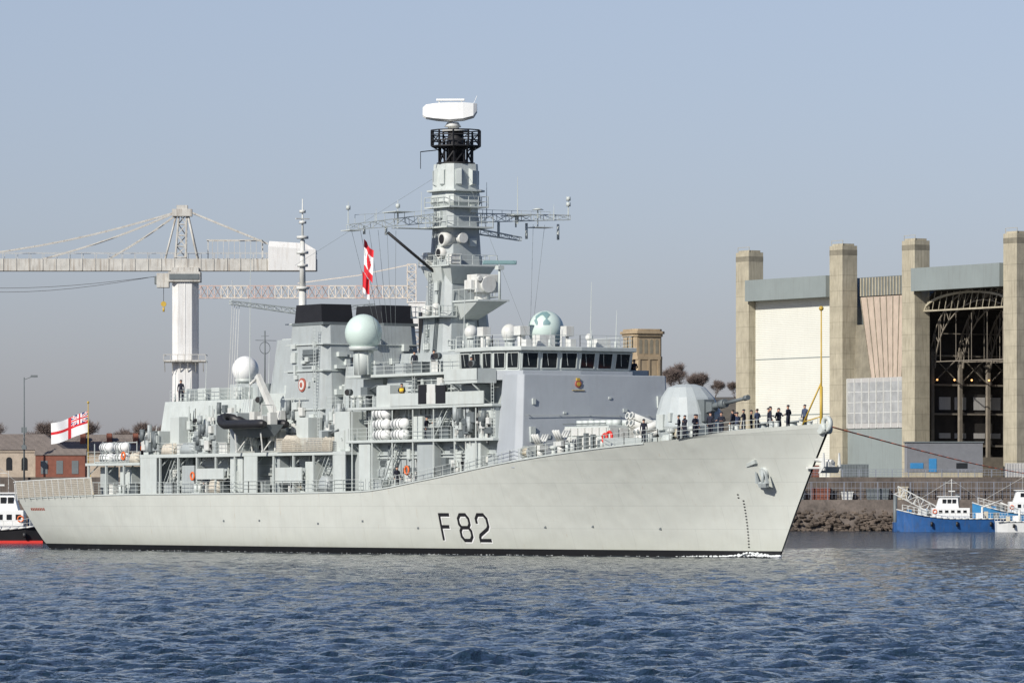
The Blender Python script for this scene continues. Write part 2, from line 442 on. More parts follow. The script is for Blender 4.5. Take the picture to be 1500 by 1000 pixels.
for (x0,x1,y0,y1,z0,z1,m) in((28.3,31.5,-7.5,-5.9,8.68,10.9,GREY2),(39,42.6,-7.3,-5.9,8.68,11.4,GREY),(65.2,68,-7.3,-5.6,8.68,12.2,GREY2),(45.2,46.6,-7.2,-5.6,8.68,12.4,GREY),(32.6,34.4,-6.9,-5.8,8.68,12.2,GREY2),(61.2,63.6,-6.7,-5.6,8.68,10.6,GREY),(57.4,59.6,-6.9,-5.4,8.68,11.8,GREY2),
    (36,38.4,-7.4,-6,5.05,7.6,GREY),(45.6,48,-7.4,-6,5.05,8.3,GREY2),(53.6,55,-7.3,-6,5.05,8.3,GREY),(59.8,61.2,-7.3,-6,5.05,7.8,GREY2),(22,24.4,-6.8,-5.6,4.95,7.6,GREY2),(17.4,19.0,-6.6,-5.4,4.9,7.6,GREY)):
    block('deck_store',rc(x0,x1,y0,y1),z0,z1,m=m)
block('roof_step',rect(46,51.5,3.6),12.2,14.2,m=GREY2)
block('roof_step',rect(60,66,3.6),12.6,16.4,rect(60,65.5,3.2),m=GREY)
block('funnel',[(51.8,-5.6),(59.6,-5.6),(60.2,-4.6),(60.2,4.6),(59.6,5.6),(51.8,5.6)],8.68,20.2,[(53,-4.9),(58.4,-4.9),(58.9,-4.2),(58.9,4.2),(58.4,4.9),(53,4.9)],m=GREY)
for s in(-1,1):
    y0,y1=sorted((s*1.5,s*4.8))
    b=MB();b.prism([(53.2,y0),(58.4,y0),(58.4,y1),(53.2,y1)],20.2,22.1,0,[(53.4,y0+.1),(58.1,y0+.1),(58.1,y1-.1),(53.4,y1-.1)])
    b.build('funnel_uptake',BLACK,ship)
    MB().box(53.0,58.9,y0-.15,y1+.15,20.2,20.45).build('funnel_collar',GREY3,ship)
block('machinery_house',rect(60,70,5.7),8.68,12.6,rect(60,70,5.3))
b=MB().box(60.3,61,4.2,5.6,12.6,21.4);b.build('black_intake',BLACK,ship)
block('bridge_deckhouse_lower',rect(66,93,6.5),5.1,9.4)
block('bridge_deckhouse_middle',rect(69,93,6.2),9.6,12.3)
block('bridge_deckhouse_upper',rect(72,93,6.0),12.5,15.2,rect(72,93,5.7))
block('walkway_deck',rect(68,93.6,7.7),9.35,9.6,m=GREY2)
block('walkway_deck',rect(68.5,93.6,7.8),12.25,12.5,m=GREY2)
for (x0,x1,y0,y1,z0,z1,m) in((86.5,89.2,-7.5,-6,9.6,12.25,GREY),(73.0,75.4,-7.4,-6,12.5,14.4,GREY2),(80,83,-7.3,-6.3,6.0,9.35,GREY),(90.4,93.4,-7.3,-6,9.6,12.25,GREY2),(88.4,91,-7.4,-6.3,6.6,9.35,GREY2),(70,72,-7.5,-6.2,5.2,9.35,GREY2),(78.6,80.4,-7.0,-6.1,9.6,11.6,GREY2),(87.6,90.6,-7.3,-5.9,12.5,14.2,GREY)):
    block('side_store',rc(x0,x1,y0,y1),z0,z1,m=m)
block('bridge_front',[(93.4,-7.35),(96.5,-7.35),(97.1,-6.9),(97.2,0),(97.1,7.9),(96.3,8.3),(93.4,8.3)],7.0,14.95,
      [(93.4,-6.6),(95.8,-6.6),(96.3,-6.2),(96.4,0),(96.3,7.9),(95.6,8.4),(93.4,8.4)],m=FRONTG,bevel=.06)
block('bridge_step',[(87,-6.7),(92.3,-6.7),(94.9,-5.5),(95.3,0),(94.9,5.5),(92.3,6.7),(87,6.7)],14.5,15.3,m=FRONTG)
BP=[(86.2,-6.5),(91.6,-6.5),(94.2,-5.4),(94.8,0),(94.2,5.6),(91.6,6.9),(86.2,6.9)]
BP2=[(86.2,-6.6),(91.8,-6.6),(94.5,-5.5),(95.1,0),(94.5,5.7),(91.8,7.0),(86.2,7.0)]
block('wheelhouse',BP,15.3,17.0,BP2,m=GREY2)
RF=[(85.8,-6.9),(92,-6.9),(94.9,-5.7),(95.5,0),(94.9,5.9),(92,7.2),(85.8,7.2)]
block('wheelhouse_roof',RF,17.0,17.35,m=GREY2)
def edge_windows(p0,p1,q0,q1,n,z0=15.55,z1=16.8):
    for i in range(n):
        b=MB()
        t0=(i+.12)/n;t1=(i+.88)/n
        A=Vector(p0);B=Vector(p1);C=Vector(q0);D=Vector(q1)
        e=(B-A).normalized();nn=Vector((e.y,-e.x))
        def pt(t,z,o):
            f=(z-15.3)/1.7
            v=A.lerp(B,t).lerp(C.lerp(D,t),f)+nn*o
            return (v.x,v.y,z)
        def slab(ta,tb,za,zb,o,mi):
            b.loft([[pt(ta,za,-.05),pt(tb,za,-.05),pt(tb,zb,-.05),pt(ta,zb,-.05)],[pt(ta,za,o),pt(tb,za,o),pt(tb,zb,o),pt(ta,zb,o)]],mi)
        slab(t0,t1,z0,z1,.03,0)
        d=.06*(t1-t0)
        for (a,bb,za,zb) in((t0-d,t0,z0-.06,z1+.06),(t1,t1+d,z0-.06,z1+.06),(t0,t1,z0-.08,z0),(t0,t1,z1,z1+.08)): slab(a,bb,za,zb,.09,1)
        tm=t0+(t1-t0)*.3;b.cyl(pt(tm,z1,.06),pt(tm+(t1-t0)*.15,z0+.2,.06),.02,n=4,mi=1)
        b.build('window',[GLASS,GREY2],ship)
for k,n in((0,3),(1,2),(2,3),(3,3),(4,2)): edge_windows(BP[k],BP[k+1],BP2[k],BP2[k+1],n)
for s in(-1,1):
    b=MB();y0,y1=sorted((s*6.7,s*8.6))
    b.box(87,92.5,y0,y1,14.25,14.5)
    yo=s*8.6
    b.box(87,92.5,yo-.05,yo+.05,14.5,15.5);b.box(92.4,92.5,y0,y1,14.5,15.5);b.box(87,87.1,y0,y1,14.5,15.5)
    b.cyl((91.5,s*7.3,13.2),(91.5,s*8.5,14.3),.1,n=6);b.cyl((88,s*7.0,13.2),(88,s*8.5,14.3),.1,n=6)
    b.build('bridge_wing',GREY2,ship)
    y=s*7.82
    MB().box(76.2,92.3,y-.04,y+.04,12.5,13.6).build('walkway_screen',GREY2,ship)
    for x0,x1,z0,z1 in((81.2,82.6,12.62,14.3),(84.2,85.9,12.62,14.2)): MB().box(x0,x1,y-.06,y+.06,z0,z1).build('screen_panel',BLACK,ship)
    MB().box(82.7,84.1,y-.06,y+.06,12.62,14.3).build('screen_panel',OFFW,ship)
b=MB();b.cyl((96.2,-1,14.15),(96.6,-1,14.15),.30,n=16,mi=0);b.cyl((96.4,-1,14.15),(96.64,-1,14.15),.18,n=12,mi=1);b.box(96.2,96.6,-1.15,-.85,14.45,14.66,mi=1);b.box(96.3,96.62,-1.6,-.4,13.6,13.64,mi=1)
b.build('ship_badge',[BADGE,YEL],ship,label='round ship badge with crown on the bridge front')
b=MB();b.cyl((55.6,-5.2,14.8),(55.6,-5.37,14.8),.62,n=20,mi=0);b.cyl((55.6,-5.2,14.8),(55.6,-5.41,14.8),.45,n=20,mi=1);b.cyl((55.6,-5.2,14.8),(55.6,-5.44,14.8),.24,n=12,mi=0)
b.build('ship_badge',[BADGE,OFFW],ship,label='round red and white badge on the funnel side')
block('signal_deck',rect(66,86,6.6),15.15,15.4,m=GREY2)
block('signal_house',rect(70,84,3.6),15.4,17.3,rect(70,84,3.3))
block('signal_locker',rc(82.6,85.4,-6.2,-4.2),15.4,16.9,m=GREY2)
block('signal_locker',rc(74.3,76.2,-6.3,-5.0),15.4,16.3,m=GREY)
block('aft_mast_house',rect(44,51,2.6),13.0,19.2,rect(44.6,50.5,1.9))
block('hangar_roof_house',rect(38,44,3.4),13.7,15.2)
block('locker_house',rc(66.2,69.8,-4.9,4.9),12.6,15.1,m=GREY)
for x in (30,33.8,36.5,41): MB().box(x,x+1.6,-4.6,-2.8,13.7,14.9).build('roof_locker',GREY2,ship,bevel=.05)
# ------------------------------------------------------------- missile silo and foredeck
zf=dz(101)
b=MB();b.box(99.2,106.2,-4.0,4.0,zf-.2,zf+2.6);b.box(98.2,99.2,-3.2,3.2,zf-.2,zf+1.9)
b.build('missile_silo',GREY2,ship,bevel=.06)
b=MB()
for i in range(6):
    for j in range(3):
        x0=99.35+i*1.14;z0=zf+.15+j*.8
        b.box(x0,x0+.95,-4.10,-3.97,z0,z0+.65)
b.split('silo_side_panel',OFFW,ship)
b=MB()
for j in range(8):
    for k in range(2):
        y0=-3.9+j*.98
        b.box(106.15,106.32,y0,y0+.8,zf+.2+k*1.15,zf+1.2+k*1.15)
b.split('silo_front_panel',OFFW,ship)
b=MB()
for i in range(7):
    for k in(-1,1):
        for j in range(2):
            b.cyl((99.8+i*.95,k*(1.2+j*1.5),zf+2.6),(99.8+i*.95,k*(1.2+j*1.5),zf+3.05),.42,n=10)
b.split('silo_cap',GREY2,ship,gap=.0)
b=MB()
for i in range(6): b.box(99.6+i*1.1,100.0+i*1.1,-4.4,-4.0,zf+random.uniform(.1,.9),zf+random.uniform(1.2,2.7))
b.cyl((99.3,-4.2,zf+2.75),(106.1,-4.2,zf+2.75),.05,n=5);b.cyl((99.3,-4.25,zf+.1),(106.1,-4.25,zf+.1),.09,n=5)
b.split('silo_fitting',GREY3,ship)
def quad_launcher(sgn,dx):
    b=MB()
    for i in range(2):
        for j in range(2):
            x=107.6+i*.62+dx
            p0=Vector((x,sgn*-2.3,9.3+j*.62));p1=Vector((x,sgn*2.0,10.7+j*.62))
            b.cyl(p0,p1,.28,n=12)
            d=(p1-p0).normalized();b.cyl(p1,p1+d*.08,.31,n=12)
            b.cyl(p1+d*.08,p1+d*.1,.2,n=10,mi=1);b.cyl(p0-d*.02,p0,.2,n=10,mi=1)
    b.box(107.4+dx,108.4+dx,-1,-.8,8.5,9.9);b.box(107.4+dx,108.4+dx,.8,1,8.5,10.3)
    b.build('missile_launcher',[OFFW,GREY3],ship)
quad_launcher(1,0);quad_launcher(-1,-1.5)
b=MB()
b.loft([[(108.9,-6.0,dz(108)-.1),(109.0,-6.0,dz(108)-.1),(110.2,0,8.6),(110.1,0,8.6)],[(108.6,-6.0,dz(108)+.9),(108.7,-6.0,dz(108)+.9),(109.9,0,9.5),(109.8,0,9.5)]])
b.loft([[(110.1,0,8.6),(110.2,0,8.6),(109.0,6.0,8.4),(108.9,6.0,8.4)],[(109.8,0,9.5),(109.9,0,9.5),(108.7,6.0,9.4),(108.6,6.0,9.4)]])
b.build('breakwater',GREY2,ship)
for x,y in((98.4,-5.9),(101.8,-5.9),(97.9,5.9)):
    b=MB();zz=dz(x);b.cyl((x,y,zz),(x,y,zz+.9),.35,n=10);b.box(x-.6,x+.6,y-.4,y+.4,zz+.8,zz+1.2)
    for i in range(3):
        for k in(-1,1): b.cyl((x-.4+i*.4,y,zz+1.1),(x-.4+i*.4+.3*k,y-.75*k,zz+2.1),.11,n=8)
    b.build('decoy_launcher',OFFW,ship)
gz=dz(112)+.35
gun=sub('gun_mount',ship,(112.5,0,gz))
b=MB();b.cyl((0,0,-.6),(0,0,.5),2.35,n=24);b.build('gun_base',GREY2,gun)
b=MB()
def gring(rx,ry,cx,z,n=16,e=.75):
    return [(cx+rx*math.copysign(abs(math.cos(t))**e,math.cos(t)),ry*math.copysign(abs(math.sin(t))**e,math.sin(t)),z) for t in[2*math.pi*(i+.5)/n for i in range(n)]]
b.loft([gring(2.35,2.25,0,.3),gring(2.65,2.6,0,1.2),gring(2.6,2.5,-.05,2.2),gring(2.15,2.0,-.3,3.6),gring(1.5,1.4,-.5,4.45),gring(.8,.7,-.5,4.7)],sm=False)
b.build('turret',TURR,gun,bevel=.03)
b=MB();b.box(1.2,3.0,-.5,.5,1.6,3.4);b.loft([[(1.8,-.4,2.1),(1.8,.4,2.1),(1.8,.4,3.3),(1.8,-.4,3.3)],[(3.8,-.3,2.45),(3.8,.3,2.45),(3.8,.3,3.15),(3.8,-.3,3.15)]])
b.build('mantlet',GREY3,gun)
b=MB();b.cyl((2.9,0,2.75),(5.5,0,3.05),.30,.22,n=12);b.cyl((5.5,0,3.05),(8.4,0,3.42),.16,.14,n=12);b.cyl((8.3,0,3.41),(8.8,0,3.47),.22,n=12);b.cyl((4.7,0,2.96),(5.4,0,3.05),.37,n=12)
b.build('barrel',GREY3,gun)
b=MB();b.box(-.9,.1,-2.68,-2.4,.9,2.2);b.box(.7,1.1,-2.6,-2.2,1.6,2.3);b.split('turret_hatch',GREY2,gun)
bol=MB();bol.cyl((-.4,0,0),(-.4,0,.8),.2,n=10);bol.cyl((.4,0,0),(.4,0,.8),.2,n=10);bol.cyl((-.4,0,.8),(-.4,0,.88),.26,n=10);bol.cyl((.4,0,.8),(.4,0,.88),.26,n=10);bol.box(-.75,.75,-.3,.3,-.1,.08)
bm=bol.mesh('bollard',[GREY2])
for x,f in((123.5,.75),(127.5,.6),(114,.85),(104,.9),(12,.92),(24,.95),(40,.97)):
    for s in(-1,1): place(bm,'bollard',ship,(x,s*dk(x)*f,dz(x)))
b=MB();b.cyl((0,0,0),(0,0,.9),.55,.4,n=12);b.cyl((0,0,.9),(0,0,1.05),.6,n=12);cm=b.mesh('capstan',[GREY2])
for p in((121.5,1.2,dz(121)),(124.8,-1.0,dz(124)),(126.2,1.0,dz(126))): place(cm,'capstan',ship,p)
b=MB();b.cyl((0,0,0),(0,0,.9),.18,n=10);b.ball((0,0,.95),.36,n=12,sz=.6);vm=b.mesh('mushroom_vent',[GREY2])
for p in((116,3.0,dz(116)),(118.5,-3.6,dz(118)),(129,.2,dz(129)),(98.9,-4.9,dz(99)),(64,-4.6,12.6),(32,-3,13.7),(107,-5.1,dz(107)),(66,-5,12.6),(116.2,-4.2,dz(115))): place(vm,'mushroom_vent',ship,p)
b=MB();b.cyl((131.9,0,9.7),(131.9,0,19.4),.09,.05,n=8);b.cyl((129.0,-.2,9.6),(131.9,0,13.6),.07,n=6);b.cyl((131.9,0,13.3),(131.9,0,9.8),.13,n=8);b.ball((131.9,0,19.5),.2,n=10);b.cyl((129.6,-.15,10.5),(131.9,0,10.9),.05,n=5)
b.build('jackstaff',YEL,ship)
b=MB();b.torus((108.3,-5.2,9.5),.42,.13,'y');b.torus((107.6,-5.2,9.4),.35,.12,'y');b.build('fire_hose',RED,ship)
# ---------------------------------------------------------------- railings
def railing(pts,h=1.05,step=1.6,mi=GREY2,rows=3,rad=.026):
    b=MB()
    for a,c in zip(pts[:-1],pts[1:]):
        a=Vector(a);c=Vector(c);n=max(1,round((c-a).length/step))
        for i in range(n+1):
            p=a.lerp(c,i/n);b.cyl(p,p+Vector((0,0,h)),rad*1.2,n=4)
        for r in range(rows):
            o=Vector((0,0,h*(r+1)/rows));b.cyl(a+o,c+o,rad*.8,n=4)
    return b.build('railing',mi,ship)
for s in(-1,1):
    railing([(x,s*(dk(x)-.15),dz(x)) for x in range(92,132,4)])
    railing([(x,s*(dk(x)-.12),dz(x)) for x in(72,76,80,84,88,92)])
    railing([(31.6,s*7.65,8.68),(39,s*7.65,8.68)])
    railing([(42.6,s*7.65,8.68),(45.2,s*7.65,8.68)])
    railing([(56,s*7.65,8.68),(65,s*7.65,8.68)])
    railing([(16.7,s*7.65,7.95),(28,s*7.65,7.95)])
    railing([(68.3,s*7.6,9.6),(86.4,s*7.6,9.6)])
    railing([(68.6,s*7.7,12.5),(73,s*7.7,12.5)])
    railing([(66.2,s*6.5,15.4),(86,s*6.5,15.4)])
    railing([(29,s*5,13.7),(44,s*5,13.7)])
    railing([(60,s*5.2,12.6),(68.5,s*5.2,12.6)])
    railing([(86,s*6.8,17.3),(92,s*6.8,17.3),(94.7,s*5.6,17.3)])
    railing([(19,s*7.55,5.0),(35,s*7.75,5.02),(50,s*7.85,5.05),(71,s*7.85,5.1)])
railing([(94.7,-5.6,17.3),(95.2,0,17.3),(94.7,5.6,17.3)])
b=MB();bp=MB()
for s in(-1,1):
    x=.3
    while x<18.4:
        y=lambda q:s*(dk(q)+.12)
        bp.cyl((x,y(x),dz(x)-.2),(x,s*(dk(x)+.35),dz(x)+1.65),.06,n=4)
        x2=min(x+1.5,18.6)
        bp.cyl((x,s*(dk(x)+.35),dz(x)+1.65),(x2,s*(dk(x2)+.35),dz(x2)+1.65),.06,n=4)
        for k in range(12):
            xx=x+(x2-x)*k/12;b.cyl((xx,y(xx),dz(xx)),(xx,s*(dk(xx)+.34),dz(xx)+1.62),.024,n=4)
        for k in range(9):
            zz=.1+k*.18;oo=.12+.22*zz/1.65
            b.cyl((x,s*(dk(x)+oo),dz(x)+zz),(x2,s*(dk(x2)+oo),dz(x2)+zz),.024,n=4)
        x+=1.5
yy=-7.2
while yy<7:
    bp.cyl((0,yy,4.5),(-.3,yy,6.2),.06,n=4)
    for k in range(9): b.cyl((-.05-.2*k/9,yy,4.7+k*.18),(-.05-.2*k/9,yy+1.44,4.7+k*.18),.027,n=4)
    yy+=1.44
bp.cyl((-.3,-7.3,6.2),(-.3,7.3,6.2),.06,n=4)
for s in(-1,1): bp.cyl((-.3,s*7.3,6.2),(.3,s*7.35,6.27),.06,n=4)
b.build('flight_deck_netting',NET,ship);bp.build('netting_frame',OFFW,ship)
b=MB()
for k in range(42): b.cyl((55.5+k*.25,-7.9,8.7),(55.5+k*.25,-7.9,9.9),.03,n=4)
for k in range(7): b.cyl((55.5,-7.9,8.75+k*.19),(65.8,-7.9,8.75+k*.19),.035,n=4)
b.build('safety_netting',NET,ship)
# ---------------------------------------------------------------- main mast
MX=74.2
mast=sub('main_mast',ship,(MX,0,0))
b=MB()
def sq(h,z,cx=0,c=.3): 
    k=h*c
    return [(cx-h,-h+k,z),(cx-h+k,-h,z),(cx+h-k,-h,z),(cx+h,-h+k,z),(cx+h,h-k,z),(cx+h-k,h,z),(cx-h+k,h,z),(cx-h,h-k,z)]
b.loft([sq(3.1,12.4,c=.22),sq(2.55,17.3,c=.22),sq(2.1,22.5,c=.24),sq(1.85,25.2,c=.26),sq(1.6,30.2)])
b.build('mast_tower',GREY,mast,bevel=.04)
b=MB();b.loft([sq(1.6,30.2),sq(1.85,30.6),sq(1.7,31.6),sq(1.6,34.0)])
for a in range(8):
    t=a*math.pi/4+.39;b.loft([[(1.65*math.cos(t)+dx*math.sin(t)*.3,1.65*math.sin(t)-dx*math.cos(t)*.3,z) for dx,z in((-1,32),(1,32),(1,33.6),(-1,33.6))],[(2.05*math.cos(t)+dx*math.sin(t)*.25,2.05*math.sin(t)-dx*math.cos(t)*.25,z) for dx,z in((-1,32.2),(1,32.2),(1,33.4),(-1,33.4))]])
b.build('mast_head',GREY2,mast)
b=MB();b.loft([sq(2.2,31.55,c=.4),sq(2.2,31.7,c=.4)]);b.build('mast_head_platform',GREY2,mast)
b=MB()
R0,R1=1.5,2.2
P=lambda r,t,z:(r*math.cos(t),r*math.sin(t),z)
for i in range(10):
    t=2*math.pi*i/10;t2=2*math.pi*(i+1)/10
    b.cyl(P(R0,t,34),P(R0,t,36.2),.1,n=4);b.cyl(P(R0,t,34),P(R0,t2,35.2),.07,n=4);b.cyl(P(R0,t,35.2),P(R1,t,35.6),.07,n=4)
    b.cyl(P(R1,t,35.6),P(R1,t,37.0),.09,n=4)
    for z in(35.6,36.1,36.6,37.0): b.cyl(P(R1,t,z),P(R1,t2,z),.07,n=4)
    b.cyl(P(R1,t,35.6),P(R1,t2,36.6),.05,n=4)
b.cyl((0,0,34),(0,0,37),.7,n=10);b.cyl((0,0,34),(0,0,34.15),1.7,n=12);b.cyl((0,0,35.5),(0,0,35.6),2.1,n=12)
b.cyl((0,-2,35.2),(0,-3.6,35.0),.06,n=4);b.cyl((0,-3.6,35.0),(0,-3.6,33.5),.03,n=4)
b.build('mast_cage',BLACK,mast)
b=MB();b.cyl((0,-.2,37),(0,-.3,37.6),.5,n=12);b.cyl((0,-.3,37.3),(0,-.3,37.7),.75,.5,n=12);b.cyl((0,0,36.9),(0,0,37.1),1.2,n=12);b.build('radar_pedestal',OFFW,mast)
rr=MB()
def rsec(x,h0,h1,d): return [(x,-d,h0+.15),(x,-d*.6,h0),(x,d*.6,h0),(x,d,h0+.15),(x,d*.8,h1),(x,-d*.8,h1)]
rr.loft([rsec(-2.4,.45,1.25,.3),rsec(-2.1,.25,1.5,.6),rsec(-1.2,.1,1.62,.8),rsec(0,0,1.68,.85),rsec(1.2,.1,1.68,.8),rsec(2.1,.35,1.62,.6),rsec(2.4,.8,1.6,.3)])
rr.box(-1.2,1.3,-.25,.25,1.85,2.03);rr.box(-1.0,-.9,-.1,.1,1.6,1.86);rr.box(1.0,1.1,-.1,.1,1.6,1.86);rr.cyl((2.1,0,1.6),(2.4,0,2.3),.03,n=4)
rr.build('search_radar',WHITE,mast,(0,-.6,37.75),math.radians(57),bevel=.08)
b=MB()
def plat(x0,x1,y0,y1,z,rail=True):
    b.box(x0,x1,y0,y1,z,z+.13)
    if rail:
        n=4
        for i in range(n+1):
            for yy in(y0+.05,y1-.05): b.cyl((x0+(x1-x0)*i/n,yy,z),(x0+(x1-x0)*i/n,yy,z+1),.035,n=4)
            for xx in(x0+.05,x1-.05): b.cyl((xx,y0+(y1-y0)*i/n,z),(xx,y0+(y1-y0)*i/n,z+1),.035,n=4)
        for zz in(.55,1.0):
            for yy in(y0+.05,y1-.05): b.cyl((x0,yy,z+zz),(x1,yy,z+zz),.03,n=4)
            for xx in(x0+.05,x1-.05): b.cyl((xx,y0,z+zz),(xx,y1,z+zz),.03,n=4)
plat(-2.3,3.0,-2.5,2.5,24.9);b.loft([[(1.2,-1.6,23.4),(2.1,-1.6,23.4),(2.1,1.6,23.4),(1.2,1.6,23.4)],[(.8,-2.3,24.9),(3.0,-2.3,24.9),(3.0,2.3,24.9),(.8,2.3,24.9)]])
b.loft([[(-1.2,-2.0,23.4),(1.2,-2.0,23.4),(1.2,-1.2,23.4),(-1.2,-1.2,23.4)],[(-2.0,-2.45,24.9),(1.6,-2.45,24.9),(1.6,-.9,24.9),(-2.0,-.9,24.9)]])
plat(-2.5,2.5,-2.4,2.4,28.3);plat(-2.1,2.3,-2.0,2.0,30.1)
plat(-2.4,2.6,-3.2,-1.4,20.4);plat(-2.6,2.2,1.4,3.2,22.2);plat(1.8,3.8,-2.2,2.2,17.4)
b.split('mast_platform',GREY2,mast)
b=MB();b.cyl((.9,-1.4,26.1),(.9,-2.3,26.1),.5,n=16);b.cyl((.9,-2.25,26.1),(.9,-2.35,26.1),.35,n=14,mi=1);b.cyl((1.3,-1.2,27.3),(1.3,-2.2,27.3),.6,n=16);b.cyl((1.3,-2.15,27.3),(1.3,-2.25,27.3),.42,n=14,mi=1)
b.cyl((1.2,-.6,27.4),(2.4,-.6,27.4),.45,n=14);b.cyl((-.8,-2.5,20.5),(-.8,-2.5,21.5),.4,n=12);b.cyl((1.0,-2.6,20.5),(1.0,-2.6,21.2),.3,n=10);b.ball((1.0,-2.6,21.3),.4,n=12)
b.ball((3.1,1.4,18.4),.45,n=12);b.cyl((3.1,1.4,17.5),(3.1,1.4,18.2),.2,n=8);b.box(2.0,2.9,-2.1,-1.1,25.1,26.0);b.box(-1.9,-1.0,-2.3,-1.7,25.1,26.2)
b.split('mast_sensor',[OFFW,BLACK],mast)
b=MB();b.loft([[(1.2,-.9,20.2),(2.4,-.9,20.2),(2.4,.9,20.2),(1.2,.9,20.2)],[(1.2,-1.5,21.7),(6.4,-1.5,21.7),(6.4,1.5,21.7),(1.2,1.5,21.7)]])
b.box(1.2,6.6,-1.6,1.6,21.7,21.85)
for i in range(5): b.cyl((2.2+i,-1.55,21.85),(2.2+i,-1.55,22.8),.03,n=4)
b.cyl((2.2,-1.55,22.8),(6.4,-1.55,22.8),.03,n=4)
b.build('director_platform',GREY2,mast)
b=MB();b.cyl((4.6,0,21.85),(4.6,0,22.6),.7,n=12);b.box(3.8,5.5,-1.1,1.1,22.5,24.1);b.cyl((5.5,0,23.2),(5.8,0,23.2),.75,n=16);b.cyl((5.5,-.9,23.7),(5.8,-.9,23.7),.25,n=10);b.box(4,5.2,-1.5,-1.1,22.7,23.6)
b.build('tracker_director',OFFW,mast,bevel=.05)
b=MB();b.cyl((5.9,1.0,21.85),(5.9,1.0,24.9),.12,n=8);b.box(5.6,6.2,.7,1.3,24.5,24.85);b.build('navigation_radar_post',GREY2,mast)
b=MB();b.box(-1.5,1.5,-.17,.17,0,.36);b.build('navigation_radar',DOMED,mast,(5.9,1.0,24.95),math.radians(60),bevel=.08)
b=MB()
b.truss((0,-1.3,28.9),(0,-10.9,27.9),.7,.8,8,r=.038,taper=.6)
b.truss((.3,1.3,28.9),(.3,11.6,29.4),.7,.8,8,r=.038,taper=.5)
b.truss((0,1.3,28.0),(.3,6.5,27.4),.6,.5,5,r=.038,taper=.6)
b.box(-.8,.8,-11.2,-10.0,27.85,27.93);b.box(-.6,.8,7.8,9.6,28.6,28.68)
b.box(-.6,.6,-6.2,-3.2,28.2,28.26)
for y in(-5.9,6.2): b.box(-1.2,1.2,y-.9,y+.9,29.6,29.66);b.cyl((0,y,28.6),(0,y,29.6),.08,n=5)
for i in range(9):
    for s in(-1,1):
        y=s*(2+i);b.cyl((-.4,y,29.3 if s>0 else 28.3+(10-i)*.07),(-.4,y,30.1 if s>0 else 29.2+(10-i)*.07),.025,n=4)
b.cyl((-.4,2,30.1),(-.4,10,30.1),.025,n=4);b.cyl((-.4,-2,29.9),(-.4,-10,29.3),.025,n=4)
b.build('yardarm',GREY2,mast)
b=MB();b.cyl((0,-1.4,23.9),(0,-6.9,27.8),.13,n=6);b.build('yard_strut',BLACK,mast)
b=MB()
def whip(x,y,z,h,r=.05): b.cyl((x,y,z),(x,y,z+h),r,r*.35,n=5)
whip(0,-10.9,28.5,1.9,.07);whip(0,-5.9,28.6,2.1,.07);whip(.3,6.2,28.9,4.2,.07);whip(.3,11.5,29.7,1.8,.08);whip(.3,3,29.3,3.2);whip(-.2,-3.4,29.1,2.4);whip(.6,9.8,29.3,1.4);whip(.2,-8.2,28.6,1.3)
b.cyl((.3,8.3,28.7),(.3,8.3,30.2),.06,n=5);b.cyl((.3,8.3,30.2),(.3,8.3,30.35),.55,.2,n=10)
for y,z in((-10.9,29.7),(-5.9,30),(11.5,30.6),(11.5,31.1)): b.cyl((0 if y<0 else .3,y,z),(0 if y<0 else .3,y,z+.35),.2,n=8)
for y in(-9.3,-7.1,4.4,7.3,10.6): b.cyl((0,y,27.6),(0,y,28.3 if y<0 else 29),.12,n=8)
b.split('yard_antenna',GREY2,mast)
b=MB()
for k in range(6):
    y=-10.6+k*.9;b.cyl((0,y,28),( -1.5+k*.3,-6.2,15.6),.016,n=3)
for k in range(2):
    y=9.2-k*1.2;b.cyl((0,y,28.9),(2+k*.3,6.2,15.6),.016,n=3)
b.cyl((0,0,34),(-26,-2,26),.016,n=3);b.cyl((1,0,34),(18,-3,17.3),.016,n=3)
b.build('halyards',GREY3,mast)
def ladder(b,x,y,z0,z1,w=.4,ax='x'):
    for d in(-w/2,w/2):
        p=(x+d,y) if ax=='x' else (x,y+d)
        b.cyl((*p,z0),(*p,z1),.03,n=4)
    z=z0
    while z<z1:
        if ax=='x': b.cyl((x-w/2,y,z),(x+w/2,y,z),.025,n=4)
        else: b.cyl((x,y-w/2,z),(x,y+w/2,z),.025,n=4)
        z+=.3
b=MB();ladder(b,-.6,-2.7,15.4,20.3);ladder(b,-.6,-2.3,20.5,24.8);ladder(b,-.3,-1.95,25,31);b.build('mast_ladder',GREY3,mast)
b=MB()
for i,z in enumerate((13.4,14.6,15.9,17.6,18.8,21.7,22.8,23.6,26.2,29.2)):
    h=3.05-(z-12.4)*.095 if z<25 else 1.75
    q=random.uniform(-1.2,.6)
    b.box(q,q+random.uniform(.4,1.0),-h-.16,-h+.35,z,z+random.uniform(.4,1));
    if z<20 or z>25: b.box(h-.35,h+.18,-.9+i*.15,-.2+i*.15,z+.5,z+1.2)
b.split('mast_equipment_box',GREY2,mast)
b=MB()
for y in(.5,.8,1.0): b.cyl((y,-3.1,12.6),(y-.05,-1.95,24.8),.05,n=4)
b.cyl((3.0,.9,13),(2.0,.9,24),.06,n=5);b.cyl((3.0,-.9,13),(2.15,-.9,21),.05,n=5);b.build('mast_cables',GREY3,mast)
